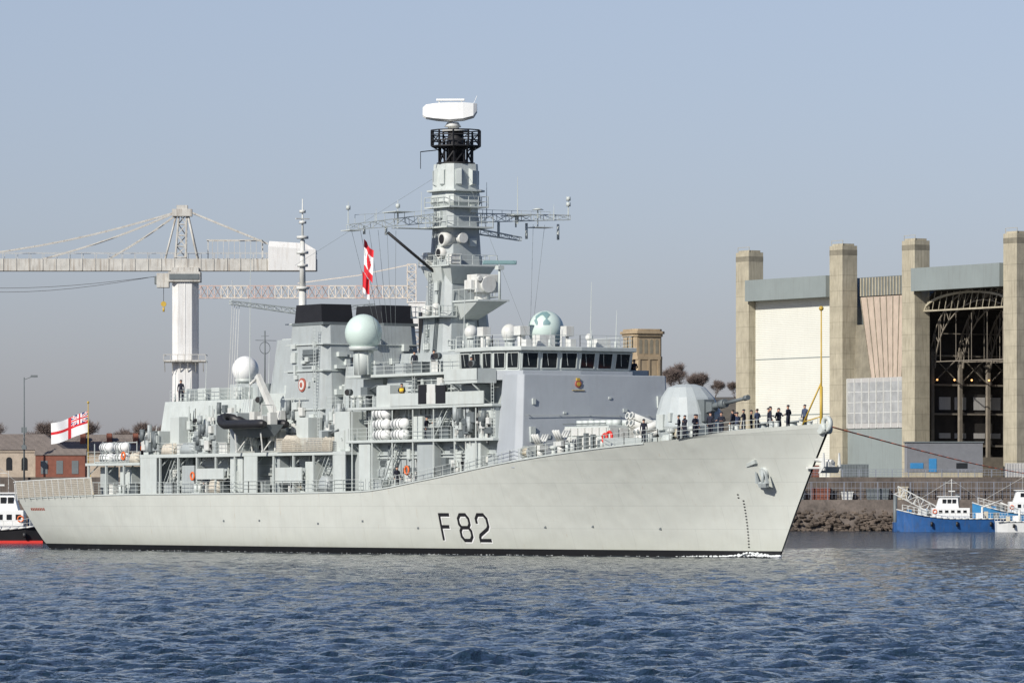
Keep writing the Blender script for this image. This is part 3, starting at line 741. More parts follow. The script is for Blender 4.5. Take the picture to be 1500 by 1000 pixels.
# ---------------------------------------------------------------- aft mast
am=sub('aft_mast',ship,(46,0,0))
b=MB();b.cyl((0,0,18.5),(0,0,24),.42,.34,n=10);b.cyl((0,0,24),(0,0,28.5),.3,.22,n=10);b.cyl((0,0,28.5),(0,0,32.3),.12,.05,n=8)
for z,r in((21,.6),(23.9,.6),(26,.5),(27.2,.55),(28.6,.55),(30,.35),(31,.3)): b.cyl((0,0,z),(0,0,z+.25),r,n=12)
b.box(-.1,.1,-.7,.7,30.4,30.5);b.build('pole_mast',OFFW,am)
b=MB();b.truss((0,-.3,21.6),(0,-7.6,22.4),.5,.5,8,r=.045,taper=.6);b.truss((0,.3,21.6),(0,7.6,22.4),.5,.5,8,r=.045,taper=.6)
b.truss((0,0,18.2),(0,0,22),1.2,1.2,4,r=.05,up=(1,0,0));b.box(-1,1,-1.6,1.6,19.2,19.3);b.box(-1.2,1.2,-1.2,1.2,20.6,20.7)
b.build('aft_yard',GREY2,am)
b=MB()
for k in range(4): b.cyl((0,-7.4+k*.25,22.3),(-1.2+k*.5,-7.2,13.7),.025,n=3)
b.cyl((0,-7.4,24.6),(0,-7.4,21.9),.03,n=4)
b.build('aft_halyards',OFFW,am)
def dome(name,p,r,zb,m,ped=.5):
    b=MB();b.ball(p,r,n=28,sz=1.02)
    b.cyl((p[0],p[1],zb),(p[0],p[1],p[2]-r*.55),r*ped,n=18,mi=1)
    b.cyl((p[0],p[1],p[2]-r*.95),(p[0],p[1],p[2]-r*.72),r*.75,r*.8,n=20,mi=1)
    for k in range(6): t=k*math.pi/3;b.box(p[0]+r*ped*math.cos(t)-.05,p[0]+r*ped*math.cos(t)+.05,p[1]+r*ped*math.sin(t)-.05,p[1]+r*ped*math.sin(t)+.05,zb,p[2]-r*.8,mi=1)
    return b.build(name,[m,GREY2],ship)
dome('satellite_dome',(69.8,-6.9,19.1),1.65,15.4,DOME)
dome('satellite_dome',(79.2,6.3,19.4),1.6,15.4,DOME)
dome('tracker_dome',(38.5,-2.0,16.6),1.25,15.0,WHITE,ped=.6)
dome('small_dome',(80.5,1.8,19.0),.75,17.3,OFFW)
dome('small_dome',(82.5,-3.3,18.9),.6,17.3,OFFW)
dome('small_dome',(68.2,2,21.3),.55,15.1,OFFW,ped=.3)
b=MB();C0=Vector((79.2,6.3,19.4))
for i in range(24):
    for j in range(16):
        ph0=math.radians(-80+i*3);th0=math.radians(12+j*3.4)
        if math.sin(i*.45+.4)*2+math.cos(j*.5)*2+(j-6)*.25>-.2 and abs(i-12)+abs(j-7)<15:
            q=[]
            for a,t in((ph0,th0),(ph0+math.radians(3),th0),(ph0+math.radians(3),th0+math.radians(3.4)),(ph0,th0+math.radians(3.4))):
                q.append(C0+Vector((math.cos(a)*math.cos(t),math.sin(a)*math.cos(t),1.02*math.sin(t)))*1.625)
            b.add(q,[(0,1,2,3)],0,True)
b.build('dome_dark_patch',DOMED,ship)
b=MB()
b.cyl((88,-1.5,17.3),(88,-1.5,18.6),.35,n=10);b.box(87.5,88.6,-2,-1,18.5,19.3)
b.cyl((86.6,-4.5,17.3),(86.6,-4.5,18.5),.25,n=8);b.box(86.2,87.2,-4.9,-4.1,18.4,19.2)
b.cyl((91.5,3.2,17.3),(91.5,3.2,18.1),.2,n=8);b.ball((91.5,3.2,18.3),.35,n=10)
b.box(89.5,91,4.3,5.7,17.3,18.2);b.box(86,87.2,.8,2.4,17.3,18.6);b.cyl((90.5,1,17.3),(90.5,1,19.0),.1,n=6);b.box(92.2,92.9,-4,-3.4,17.3,18);b.box(92.8,93.3,.2,.8,17.3,18.1)
b.cyl((84.6,5.2,17.3),(84.6,5.2,18.9),.15,n=6);b.box(84.1,85.1,4.8,5.6,18.6,19.5)
b.split('roof_sensor',OFFW,ship,bevel=.03)
b=MB()
for x,y,z,h in((91,6.2,17.3,3.4),(86.5,6.4,17.3,6.0),(93.5,-2,17.3,1.8),(93.4,2.2,17.3,1.6),(63,5,12.6,9),(44,-4.5,13.7,14),(31,4.5,13.7,5),(36,-4.9,13.7,4),(29,-4.5,13.7,3),(68,-6.2,15.4,4),(86.3,-6.3,17.3,4.5),(40,4.2,15.2,7),(33,-5.0,13.7,2.2),(42.5,-5,13.7,2.6)):
    b.cyl((x,y,z),(x+.2,y,z+h),.06,.025,n=5);b.cyl((x,y,z),(x,y,z+.7),.13,n=6)
b.split('whip_antenna',GREY2,ship,gap=.0)
b=MB();b.cyl((40.5,-1,15.2),(40.5,-1,20.2),.07,n=6);b.torus((40.5,-1,18.6),.55,.03,'x',n=16,k=4);b.cyl((40.5,-2,19.3),(40.5,.2,19.3),.03,n=4);b.cyl((39.8,-1,19.7),(41.2,-1,19.7),.03,n=4);b.build('loop_aerial',GREY3,ship)
for x,y,z in((70.6,-6.8,12.5),(63.5,-6.8,8.7)):
    b=MB();b.cyl((x,y,z),(x,y,z+1.1),.3,n=8);b.box(x-.6,x+.6,y-.5,y+.4,z+1,z+1.8);b.cyl((x+.4,y-.2,z+1.5),(x+2.6,y-.6,z+1.9),.08,n=6)
    b.build('light_cannon',GREY3,ship)
sm_=MB();sm_.cyl((0,0,0),(0,0,1.2),.08,n=6);sm_.cyl((-.1,.15,1.4),(.1,-.3,1.4),.3,n=12);sm_.cyl((.1,-.3,1.4),(.12,-.33,1.4),.26,n=12,mi=1)
SM=sm_.mesh('searchlight',[GREY3,GLASS])
for x,y,z in((67.3,-6.2,15.4),(67.3,-6.9,12.5),(82.0,-6.3,15.4),(91,-8.1,14.5),(47,-5,12.2)): place(SM,'searchlight',ship,(x,y,z))
b=MB()
b.loft([[(52.6,-6.6,8.7),(53.6,-6.6,8.7),(53.6,-5.8,8.7),(52.6,-5.8,8.7)],[(52.7,-6.4,12.5),(53.5,-6.4,12.5),(53.5,-5.9,12.5),(52.7,-5.9,12.5)]])
b.loft([[(53.0,-6.5,10.6),(53.8,-6.5,10.6),(53.8,-5.9,10.6),(53.0,-5.9,10.6)],[(49.4,-6.9,15.6),(49.9,-6.9,15.9),(49.9,-6.5,15.9),(49.4,-6.5,15.6)]])
b.cyl((49.6,-6.7,15.6),(49.8,-7.6,14.9),.12,n=6);b.cyl((49.8,-7.6,14.9),(49.8,-7.6,11.6),.03,n=4)
b.cyl((52.8,-6.2,11.6),(50.8,-6.6,13.8),.13,n=8)
b.build('boat_davit',OFFW,ship)
# ---------------------------------------------------------------- side clutter
dm=MB();dm.box(-.42,.42,-.06,0,0,1.85);dm.box(-.36,.36,-.1,-.05,.08,1.77);dm.torus((0,-.14,1.0),.13,.025,'y',n=10,k=4);dm.box(-.44,-.34,-.14,0,.3,.42);dm.box(-.44,-.34,-.14,0,1.4,1.52)
DM=dm.mesh('door',[GREY2]);DM2=dm.mesh('door',[GREY3])
for i,(x,y,z) in enumerate(((34,-6.1,5.15),(41,-6.1,5.15),(44,-6.1,5.15),(52.5,-6.1,5.15),(57,-6.1,5.15),(64,-6.1,5.15),(74,-6.52,5.3),(77,-6.52,5.5),(86,-6.52,6.6),(36,-5.95,8.75),(43.8,-5.9,8.75),(64.4,-5.72,8.75),(74,-6.22,9.65),(82,-6.22,9.65),(85,-6.22,9.65),(78,-6.02,12.55),(86.6,-6.02,12.55),(73,-3.7,15.4),(48,-2.7,13.1),(30,-7.5,8.75),(40.6,-7.3,8.75),(66.8,-7.3,8.75),(88,-7.5,9.65),(46.8,-7.4,5.2))):
    place(DM2 if i%3==1 else DM,'door',ship,(x,y,z))
    if i%2 and i<18: place(DM,'door',ship,(x,-y,z),math.pi)
def scatter(name,me,walls,n):
    for i in range(n):
        w=random.choice(walls);x=random.uniform(w[0],w[1]);z=random.uniform(w[3],w[4])
        o=place(me[i%len(me)],name,ship,(x,w[2],z))
        sc=random.uniform(.7,1.4);o.scale=(sc,1,random.uniform(.7,1.3))
WALLS=[(32,65,-6.1,5.3,7.6),(72,92,-6.5,5.8,8.4),(34.6,45,-5.85,8.8,12.5),(47,51,-5.55,8.8,11.5),(61,65,-5.6,10.4,11.8),(69,92,-6.2,9.7,11.6),(76,87,-5.95,12.6,14.2),(52.4,57,-5.45,8.9,13),(28.4,31.3,-7.5,8.9,10.2),(39.1,42.4,-7.3,8.9,10.6),(87,93,-7.45,9.8,11.3)]
m1=MB();m1.box(-.35,.35,-.28,0,0,.75);m1.box(-.3,.3,-.31,-.27,.05,.68)
m2=MB();m2.box(-.5,.5,-.2,0,0,.5)
[m2.box(-.45,.45,-.23,-.19,.05+i*.1,.1+i*.1) for i in range(4)]
m3=MB();m3.cyl((0,-.25,0),(0,-.25,1.1),.22,n=10);m3.box(-.1,.1,-.3,0,.4,.5)
m4=MB();m4.box(-.12,.12,-.18,0,0,.3);m4.cyl((0,-.1,-.9),(0,-.1,0),.04,n=4);m4.cyl((0,-.1,.3),(0,-.1,1.2),.03,n=4)
scatter('wall_locker',[m1.mesh('wall_locker',[GREY2]),m1.mesh('wall_locker',[OFFW]),m1.mesh('wall_locker',[GREY3])],WALLS,98)
scatter('ventilator',[m2.mesh('ventilator',[GREY3]),m2.mesh('ventilator',[GREY])],WALLS,95)
scatter('air_bottle',[m3.mesh('air_bottle',[GREY]),m3.mesh('air_bottle',[GREY3])],WALLS,50)
scatter('junction_box',[m4.mesh('junction_box',[OFFW]),m4.mesh('junction_box',[BLACK])],WALLS,95)
b=MB()
for w in WALLS[:8]:
    n=int((w[1]-w[0])/1.6)
    for i in range(n):
        x=random.uniform(w[0],w[1]);b.cyl((x,w[2]-.1,w[3]-.4),(x,w[2]-.1,w[4]+.7),random.choice((.05,.08,.11)),n=5)
    for k in range(3):
        z=random.uniform(w[3]+.8,w[4]+.6);b.cyl((w[0],w[2]-.16,z),(w[1],w[2]-.16,z),.05,n=4)
b.build('pipework',GREY2,ship)
b=MB()
for i in range(22):
    z=9.3+random.random()*9;x=random.uniform(53.2,57.8);y=-5.6+(z-8.7)*.06-.02
    b.box(x,x+random.uniform(.3,1.0),y-.2,y+.15,z,z+random.uniform(.2,.9))
for i in range(18):
    z=13+random.random()*6;y=random.uniform(-4.2,4.2);b.box(59.0,60.15-(z-13)*.11,y,y+random.uniform(.3,1.0),z,z+random.uniform(.2,.8))
b.split('funnel_fitting',GREY2,ship)
b=MB()
for z in(12.5,16,18.4):
    w=-5.75+(z-8.7)*.06
    b.box(52.2,60.2-(z-8.7)*.1,w,5.7-(z-8.7)*.06,z,z+.1)
b.split('funnel_walkway',GREY2,ship)
b=MB();b.box(55.3,58.3,-5.1,-4.95,15.9,18.0);[b.box(55.4,58.2,-5.2,-5.0,16+i*.3,16.12+i*.3) for i in range(6)];b.build('intake_grille',GREY3,ship)
b=MB()
for (y,z,w,h) in((-4.5,9.5,.5,.35),(-2.6,11.6,.3,.2),(0,10.9,.3,.3),(3.4,11.8,.4,.3),(5.6,10.5,.5,.5),(-5.6,12.4,.3,.5),(6.9,12.2,.7,1.0),(-6.0,9.2,.5,1.3),(2,12.9,.25,.2)):
    b.box(96.0,97.2-(z-7)*.09,y,y+w,z,z+h)
b.split('front_fitting',GREY2,ship)
b=MB();b.cyl((96.85,-6.4,11.5),(96.85,7.9,11.5),.03,n=4)
for y in(-6,-3,0,3,6): b.cyl((96.85,y,11.5),(96.4,y,11.5),.03,n=4)
b.build('front_grab_rail',GREY2,ship)
for i,(x,y,z0,z1) in enumerate(((69.5,-6.9,5.2,9.4),(71,-6.9,9.6,12.3),(60.5,-6.3,8.7,12.6),(47.6,-5.75,8.7,12.2),(93.2,-7.5,9.6,14.4),(78,-6.5,12.5,15.2),(58.5,-5.6,11.9,20),(35,-6.3,5.1,8.4),(52.5,-6.6,5.1,8.4))):
    b=MB();ladder(b,x,y,z0,z1);b.build('ladder',GREY2,ship)
for x,y,z0,z1 in((74,-7.1,5.3,9.4),(83,-7.0,9.6,12.3),(62,-7.0,5.1,8.5),(32,-6.9,5.1,8.5),(47,-6.6,8.7,12.2)):
    b=MB()
    for o in(-.35,.35): b.cyl((x,y+o,z0),(x+2.6,y+o,z1),.06,n=4);b.cyl((x,y+o,z0+.9),(x+2.6,y+o,z1+.9),.03,n=4)
    for k in range(12): b.box(x+2.6*k/12-.1,x+2.6*k/12+.12,y-.33,y+.33,z0+(z1-z0)*k/12,z0+(z1-z0)*k/12+.04)
    b.build('stairs',GREY2,ship)
for i in range(7):
    x=69+i*3.6
    for s in(-1,1):
        b=MB();b.cyl((x,s*7.6,dz(x)),(x,s*7.6,9.4),.07,n=5);b.cyl((x,s*7.6,9.6),(x,s*7.6,12.3),.06,n=5);b.cyl((x,s*6.5,8.4),(x,s*7.5,9.4),.06,n=4)
        b.cyl((x,s*7.6,9.3),(x,s*7.6,9.65),.08,n=5);b.build('walkway_post',GREY2,ship)
mk=MB();mk.box(-.8,.8,-.4,.4,0,.9);mk.box(-.85,.85,-.45,.45,.9,.97);LK=mk.mesh('deck_locker',[OFFW]);LK2=mk.mesh('deck_locker',[GREY3]);LK3=mk.mesh('deck_locker',[GREY])
for i,x in enumerate((20.8,26,33,40,43,51,57.5,65,73,79,85,93)): place((LK,LK2,LK3)[i%3],'deck_locker',ship,(x,-6.95,dz(x)))
for i,x in enumerate((35.6,38,44,55.2,60.4,64.4)): place((LK,LK3)[i%2],'deck_locker',ship,(x,-6.9,8.68))
for x,y,z in((79.6,-6.9,12.5),(77,-6.8,12.5),(82,-6.9,9.6),(84.8,-7,9.6),(78.5,-6,15.4),(81,-5.6,15.4),(98.6,3.5,dz(98)),(115.6,-2.5,dz(114)+.1)): place(LK if int(x)%2 else LK2,'deck_locker',ship,(x,y,z))
mk=MB();mk.cyl((-.5,0,.6),(.5,0,.6),.4,n=12);mk.cyl((-.55,0,.6),(-.5,0,.6),.6,n=14,mi=1);mk.cyl((.5,0,.6),(.55,0,.6),.6,n=14,mi=1);mk.box(-.55,.55,-.1,.1,0,.5,mi=1)
RL=mk.mesh('hose_reel',[ROPE,GREY2])
for x,y,z in((27,-6.6,5),(39.2,-6.8,5),(58.9,-6.9,5.05),(97.9,-6.7,7.7),(116.5,-3.6,9.1),(115.5,3.0,8.9),(77,-6.9,9.6)): place(RL,'hose_reel',ship,(x,y,z))
mk=MB();mk.torus((0,0,0),.34,.09,'y',n=18,k=8);LB=mk.mesh('lifebuoy',[ORG])
for x,y,z in((24.6,-7.75,8.6),(38.9,-7.8,6.6),(79,-7.75,6.9)): place(LB,'lifebuoy',ship,(x,y,z))
def lump(seed,w,d,h,m=NET):
    r=random.Random(seed);b=MB();n=14
    R=[]
    for k,(s,z) in enumerate(((1,0),(1.02,.4),(.92,.75),(.6,1.0))):
        R.append([(w*s*math.copysign(abs(math.cos(2*math.pi*i/n))**.6,math.cos(2*math.pi*i/n))*r.uniform(.93,1.05),d*s*math.copysign(abs(math.sin(2*math.pi*i/n))**.6,math.sin(2*math.pi*i/n)),z*h*r.uniform(.9,1.05)) for i in range(n)])
    return b.loft(R,0,True,True).mesh('canvas_cover',[m])
for k,(x,z,w) in enumerate(((33.2,8.68,1.3),(37.2,8.68,1.4),(57,8.68,1.4),(61.6,8.68,1.6),(26.3,7.95,.9),(63.6,5.1,1.0),(42.6,5.05,1.0),(30,7.95,.1),(64.2,8.68,.9))): 
    if w>.2: place(lump(k,w,.55,random.uniform(1.0,1.7),NET if k%2==0 else GREY),'canvas_cover',ship,(x,-7.15,z))
# ---------------------------------------------------------------- life raft canisters
cn=MB();cn.cyl((-.62,0,0),(.62,0,0),.36,n=16);cn.ball((-.62,0,0),.36,n=16,sz=1);cn.ball((.62,0,0),.36,n=16,sz=1)
for x in(-.4,0,.4): cn.cyl((x-.03,0,0),(x+.03,0,0),.385,n=16,mi=1)
cn.box(-.6,-.5,-.3,.3,-.42,-.3,mi=1);cn.box(.5,.6,-.3,.3,-.42,-.3,mi=1)
CN=cn.mesh('life_raft_canister',[WHITE,GREY3])
def canister(x,y,z,s=1.15,t=0):
    o=place(CN,'life_raft_canister',None,(x,y,z),t,label='white life raft canister strapped in a deck rack',category='life raft',group='life raft canisters along the ship side');o.scale=(s,s,s)
for i in range(2):
    for k in range(2): canister(20.0+i*3.2,-7.15,8.45+k*1.0,1.3,.06*(i-k))
for i in range(2):
    for k in range(3-(i==1)): canister(73.8+i*3.2,-7.25,10.05+k*.93,1.35,.04*(k-1))
rk=MB()
for i in range(4): rk.cyl((18.2+i*2.4,-6.7,7.95),(18.2+i*2.4,-6.7,10),.05,n=4);rk.cyl((18.2+i*2.4,-7.6,7.95),(18.2+i*2.4,-7.6,9.8),.05,n=4);rk.cyl((18.2+i*2.4,-7.6,8.0),(18.2+i*2.4,-6.7,8.0),.05,n=4)
rk.cyl((18.2,-6.7,9.9),(25.4,-6.7,9.9),.05,n=4);rk.cyl((18.2,-7.6,8.05),(25.4,-7.6,8.05),.05,n=4)
rk.build('raft_rack',GREY2,ship)
# ---------------------------------------------------------------- inflatable boat
rib=thing('inflatable_boat','black rigid inflatable boat hung at the frigate boat deck','boat',(50.8,-7.9,10.9),0)
b=MB();pts=[]
for i in range(33):
    t=i/32
    if t<.35: p=(4.6-7.8*t/.35,-1.15,.35)
    elif t>.65: p=(4.6-7.8*(1-t)/.35,1.15,.35)
    else:
        q=(t-.35)/.3*math.pi;p=(-3.2-1.8*math.sin(q),-1.15*math.cos(q),.35+.7*math.sin(q))
    pts.append(p)
b.tube(pts,.42,n=14)
b.build('tube',RUBB,rib)
b=MB();R=[]
for x,w,zk,zt in((4.4,.95,-.75,.3),(0,.95,-.85,.3),(-3,.8,-.6,.35),(-4.6,.1,.4,.8)):
    R.append([(x,-w,zt),(x,0,zk),(x,w,zt),(x,0,zt+.02)])
b.loft(R);b.build('hull',GREY3,rib)
b=MB();b.box(.2,1.1,-.35,.35,.3,1.5);b.box(1.6,2.6,-.3,.3,.3,1.1);b.box(3.6,4.2,-.35,.35,.3,1.4);b.path([(2.9,-.6,.5),(2.9,-.6,2.1),(2.9,.6,2.1),(2.9,.6,.5)],.05,n=5);b.build('console',OFFW,rib)
b=MB()
for x in(-2.2,2.8):
    b.box(x-.12,x+.12,-.5,1.4,-2.2,-2.05);b.cyl((x,-.4,-2.1),(x,-.6,-.4),.07,n=5);b.cyl((x,1.2,-2.1),(x,.9,-.1),.07,n=5);b.cyl((x,-.3,-2.05),(x,.9,-.6),.07,n=5)
b.split('boat_cradle',OFFW,rib)
# ---------------------------------------------------------------- flags
def flag(name,fn,mats,p,ud,length,hoist,wave,droop,label,nx=48,ny=30):
    vs=[];b=MB();ud=Vector(ud).normalized();sd=Vector((-ud.y,ud.x,0))
    for i in range(nx+1):
        for j in range(ny+1):
            s=i/nx;t=j/ny
            q=ud*s*length+Vector((0,0,-t*hoist-droop*s+.12*math.sin(s*7)*s))+sd*math.sin(s*9+t*1.5)*wave*s**.5
            vs.append(q)
    for i in range(nx):
        for j in range(ny):
            a=i*(ny+1)+j
            b.f.append((a,a+1,a+ny+2,a+ny+1));b.m.append(fn((i+.5)/nx,(j+.5)/ny));b.s.append(True)
    b.v=[tuple(v) for v in vs]
    return b.build(name,mats,None,p,0,label=label,category='flag')
def ens(s,t):
    if s<.46 and t<.47:
        a=(s/.46-.5)*2;c=(t/.47-.5)*2
        if abs(a)<.13 or abs(c)<.2: return 0
        if abs(a)<.24 or abs(c)<.34: return 1
        d=abs(abs(a)-abs(c))
        if d<.1: return 0
        if d<.28: return 1
        return 2
    if abs(s-.5)<.05 or abs(t-.5)<.075: return 0
    return 1
flag('naval_ensign',ens,[FRED,FWHT,FBLU],(1.6,0,13.3),(-.513,-.858,0),3.7,2.1,.22,1.3,'white naval ensign with red cross flying at the stern')
b=MB();b.cyl((1.6,0,4.8),(1.6,0,14.1),.06,.04,n=8);b.ball((1.6,0,14.15),.13,n=8);b.cyl((2.9,0,4.8),(1.6,0,8),.04,n=5);b.build('ensign_staff',YEL,ship)
def can(s,t):
    if t<.25 or t>.75: return 0
    if abs(s-.5)<.22*(1-abs(t-.5)*3.4) : return 0
    return 1
flag('signal_flag',can,[FRED,FWHT],(73.9,-9.15,27.2),(.7,.4,0),.95,2.9,.16,1.1,'red and white flag drooping from the mast halyard',24,30)
flag('signal_flag',lambda s,t:0 if t<.75 else 1,[FRED,FWHT],(73.9,-9.3,24.4),(.3,.7,0),.6,1.8,.12,.8,'red and white pennant hanging under another flag',20,20)
# ---------------------------------------------------------------- people
def person_mesh(pose):
    V=[];E=[];Rr=[]
    def v(p,r,par=None):
        V.append(p);Rr.append(r)
        if par is not None:E.append((par,len(V)-1))
        return len(V)-1
    pe=v((0,0,.95),.15)
    sp=v((0,.01,1.12),.135,pe);ch=v((0,.01,1.33),.16,sp);nk=v((0,0,1.48),.065,ch);jaw=v((0,-.015,1.57),.08,nk);hd=v((0,-.01,1.66),.1,jaw);tp=v((0,0,1.74),.075,hd)
    v((0,-.115,1.63),.018,hd)
    for s in(-1,1):
        v((s*.1,0,1.64),.02,hd)
        sh=v((s*.19,.01,1.41),.07,ch)
        if pose==0: el=(s*.25,.02,1.13);wr=(s*.25,-.06,.89);hn=(s*.25,-.09,.81)
        elif pose==1: el=(s*.27,.05,1.15);wr=(s*.1,-.2,1.12);hn=(s*.03,-.22,1.13)
        else:
            if s>0: el=(.24,-.12,1.18);wr=(.22,-.36,1.28);hn=(.21,-.44,1.31)
            else: el=(-.25,.02,1.13);wr=(-.24,-.04,.89);hn=(-.24,-.07,.81)
        e=v(el,.05,sh);w=v(wr,.033,e);h=v(hn,.036,w)
        d=(Vector(hn)-Vector(wr)).normalized()
        side=Vector((0,1,0)) if abs(d.y)<.8 else Vector((0,0,1))
        for k in range(4):
            base=Vector(hn)+side*(k-1.5)*.021
            ln=(.06,.07,.065,.05)[k]
            f=v(tuple(base+d*.03),.010,h);v(tuple(base+d*(.03+ln)+Vector((-s*.012,0,0))),.008,f)
        f=v(tuple(Vector(wr)+d*.03-side*.04),.011,w);v(tuple(Vector(wr)+d*.07-side*.05),.009,f)
        st=.06 if pose==2 else 0
        hp=v((s*.09,0,.88),.105,pe);kn=v((s*.11,-.02-st*s,.5),.07,hp);an=v((s*.12,.02+st*s,.1),.048,kn);v((s*.14,-.13+st*s,.045),.042,an)
    me=bpy.data.meshes.new('p');me.from_pydata(V,E,[]);o=bpy.data.objects.new('p',me);COL.objects.link(o)
    md=o.modifiers.new('s','SKIN');md.use_smooth_shade=True
    for i,r in enumerate(Rr): me.skin_vertices[0].data[i].radius=(r,r*(.72 if i in(1,2,0) else 1))
    me.skin_vertices[0].data[0].use_root=True
    sb=o.modifiers.new('u','SUBSURF');sb.levels=1;sb.render_levels=1
    dg=bpy.context.evaluated_depsgraph_get();dg.update()
    m2=bpy.data.meshes.new_from_object(o.evaluated_get(dg));bpy.data.objects.remove(o)
    m2.name='person'
    for m in(NAVY,SKIN,BLACK,CLOTHB): m2.materials.append(m)
    hands=[Vector(V[i]) for i in range(len(V)) if Rr[i] in(.036,.010,.008,.011,.009)]
    for p in m2.polygons:
        c=p.center;mi=0
        if c.z>1.5: mi=1
        elif c.z<.1: mi=2
        elif any((c-h).length<.045 for h in hands): mi=1
        p.material_index=mi;p.use_smooth=True
    return m2
PM=[person_mesh(i) for i in range(3)]
PMB=[]
for m in PM:
    c=m.copy()
    for p in c.polygons:
        if p.material_index==0 and p.center.z>.95: p.material_index=3
    PMB.append(c)
hm=MB();hm.ball((0,.012,1.69),.117,n=14,sz=.98,lo=5);hm.cyl((0,.012,1.695),(0,.012,1.725),.122,n=14)
HM=hm.mesh('beret',[NAVY])
hm=MB();hm.ball((0,.02,1.675),.112,n=14,sz=1,lo=-5);HH=hm.mesh('hair',[HAIR])
vm2=MB();vm2.loft([[(math.cos(a)*.19,math.sin(a)*.14+.01,z) for a in [i*math.pi/6 for i in range(12)]] for z in(1.02,1.25,1.42)],sm=True)
VM=vm2.mesh('life_jacket',[HIVIS]);VO=vm2.mesh('life_jacket',[ORG])
DESC=['arms at sides','hands together','arm reaching forward']
def person(x,y,z,rot,pose=0,vest=None,blue=False,cap=True,where='on the foredeck',lean=0):
    k='yellow life jacket' if vest is VM and vest else ('orange life jacket' if vest else ('blue shirt' if blue else 'navy uniform'))
    o=place((PMB if blue else PM)[pose],'person',None,(x,y,z),(lean,0,rot),label=f"sailor in {k}, {DESC[pose]}, {where}",category='person',group='sailors on the frigate')
    place(HM if cap else HH,'beret' if cap else 'hair',o)
    if vest: place(vest,'life_jacket',o)
    k=random.uniform(.96,1.03);o.scale=(1.15*k,1.15*k,1.12*k)
    return o
for i,(x,y) in enumerate(((113.8,-5.3),(117.4,-4.2),(118.0,-4.0),(118.4,-3.1),(119.1,-3.7),(119.5,-2.5),(120.6,-3.2),(121.0,-2.4),(121.8,-1.4),(123.0,-2.6),(123.6,-1.2),(124.0,-2.2),(124.9,-.4),(125.2,-1.7),(126.1,-.2),(126.4,-1.2),(128.2,-.7),(124.4,.9),(129.4,.1),(120.0,-.4))):
    person(x,y,dz(x)+.08,random.uniform(0,6.28),i%3,cap=(i%4!=1),blue=(i%5==3))
person(81.5,-7.2,9.6,2,2,where='on a walkway')
person(76.5,-7.3,dz(76),1.5,0,where='on the side deck')
person(40.6,-7.2,5,1,0,where='on the side deck',blue=True);person(57.4,-7.4,5,2,1,where='on the side deck')
person(27.3,-7.2,7.95,2,2,VO,where='on a gallery');person(77.3,-6.0,15.4,1,0,where='on the signal deck')
person(80,-5.6,15.4,1.6,2,where='on the signal deck');person(77.5,-7.4,12.5,1,1,VM,where='on the walkway')
person(91.3,7.6,14.5,.5,0,where='on the bridge wing');person(92.1,7.4,14.5,1.2,1,where='on the bridge wing');person(90.2,7.9,14.5,2,0,where='on the bridge wing')
person(90,-7.7,14.5,1.5,1,where='on the bridge wing')
person(31,-4.9,13.7,1,0,where='on the hangar roof')
# ---------------------------------------------------------------- harbour site frame (square to the far quay)
F_=Vector((-.858,.513,0)).normalized();R_=Vector((.513,.858,0)).normalized()
CAM=Vector((133,0,0))-F_*445-R_*25.2
QR=math.atan2(R_.y,R_.x)
def site(x,d,z=0): 
    p=CAM+R_*x+F_*d;return (p.x,p.y,z)
GZ=9.3
# water
ncx=np.concatenate([-np.geomspace(4000,54,22),np.arange(-52,52,.2),np.geomspace(54,4000,22)])
dd=[20.]
while dd[-1]<9000:
    d=dd[-1]
    st=3 if d<92 else (.22 if d<150 else (.22+(d-150)*.0045 if d<560 else d*.012))
    dd.append(d+st)
dd=np.array([-600,-100]+dd)
X,D=np.meshgrid(ncx,dd)
Z=np.zeros_like(X)
rng=np.random.RandomState(11)
stp=np.gradient(dd)[:,None]*np.ones_like(X)
NW=90
for i in range(NW):
    lam=.6*(5.0/.6)**(i/(NW-1));th=rng.uniform(-1.35,1.35)
    kx=2*math.pi/lam*math.sin(th);ky=2*math.pi/lam*math.cos(th)
    lamy=lam/max(.05,math.cos(th))
    amp=.0078*lam**.62
    att=np.clip((lamy/2.4-stp)/(lamy/2.4)*2,0,1)
    ph=kx*X+ky*D+rng.uniform(0,6.28)
    grp=.6+.6*np.sin(.2*X*rng.uniform(.5,1.5)+.1*D*rng.uniform(.5,1.5)+rng.uniform(0,6.28))
    Z+=amp*att*grp*(np.sin(ph)+.2*np.cos(2*ph))
Z*=(np.abs(X)<53)*1.0
nx=len(ncx);ny=len(dd)
me=bpy.data.meshes.new('water')
vv=np.stack([X,D,Z],-1).reshape(-1,3)
idx=np.arange(nx*ny).reshape(ny,nx)
q=np.stack([idx[:-1,:-1],idx[:-1,1:],idx[1:,1:],idx[1:,:-1]],-1).reshape(-1,4)
me.vertices.add(len(vv));me.vertices.foreach_set('co',vv.ravel().astype(np.float32))
me.loops.add(q.size);me.loops.foreach_set('vertex_index',q.ravel().astype(np.int32))
me.polygons.add(len(q));me.polygons.foreach_set('loop_start',(np.arange(len(q))*4).astype(np.int32));me.polygons.foreach_set('loop_total',np.full(len(q),4,dtype=np.int32))
me.polygons.foreach_set('use_smooth',np.ones(len(q),dtype=bool))
me.update();me.validate()
wm=bpy.data.materials.new('sea_water');wm.use_nodes=True;N=wm.node_tree.nodes;L=wm.node_tree.links
b_=N['Principled BSDF'];b_.inputs['Base Color'].default_value=(.012,.028,.045,1);b_.inputs['Roughness'].default_value=.06;b_.inputs['IOR'].default_value=1.33
tc=N.new('ShaderNodeTexCoord')
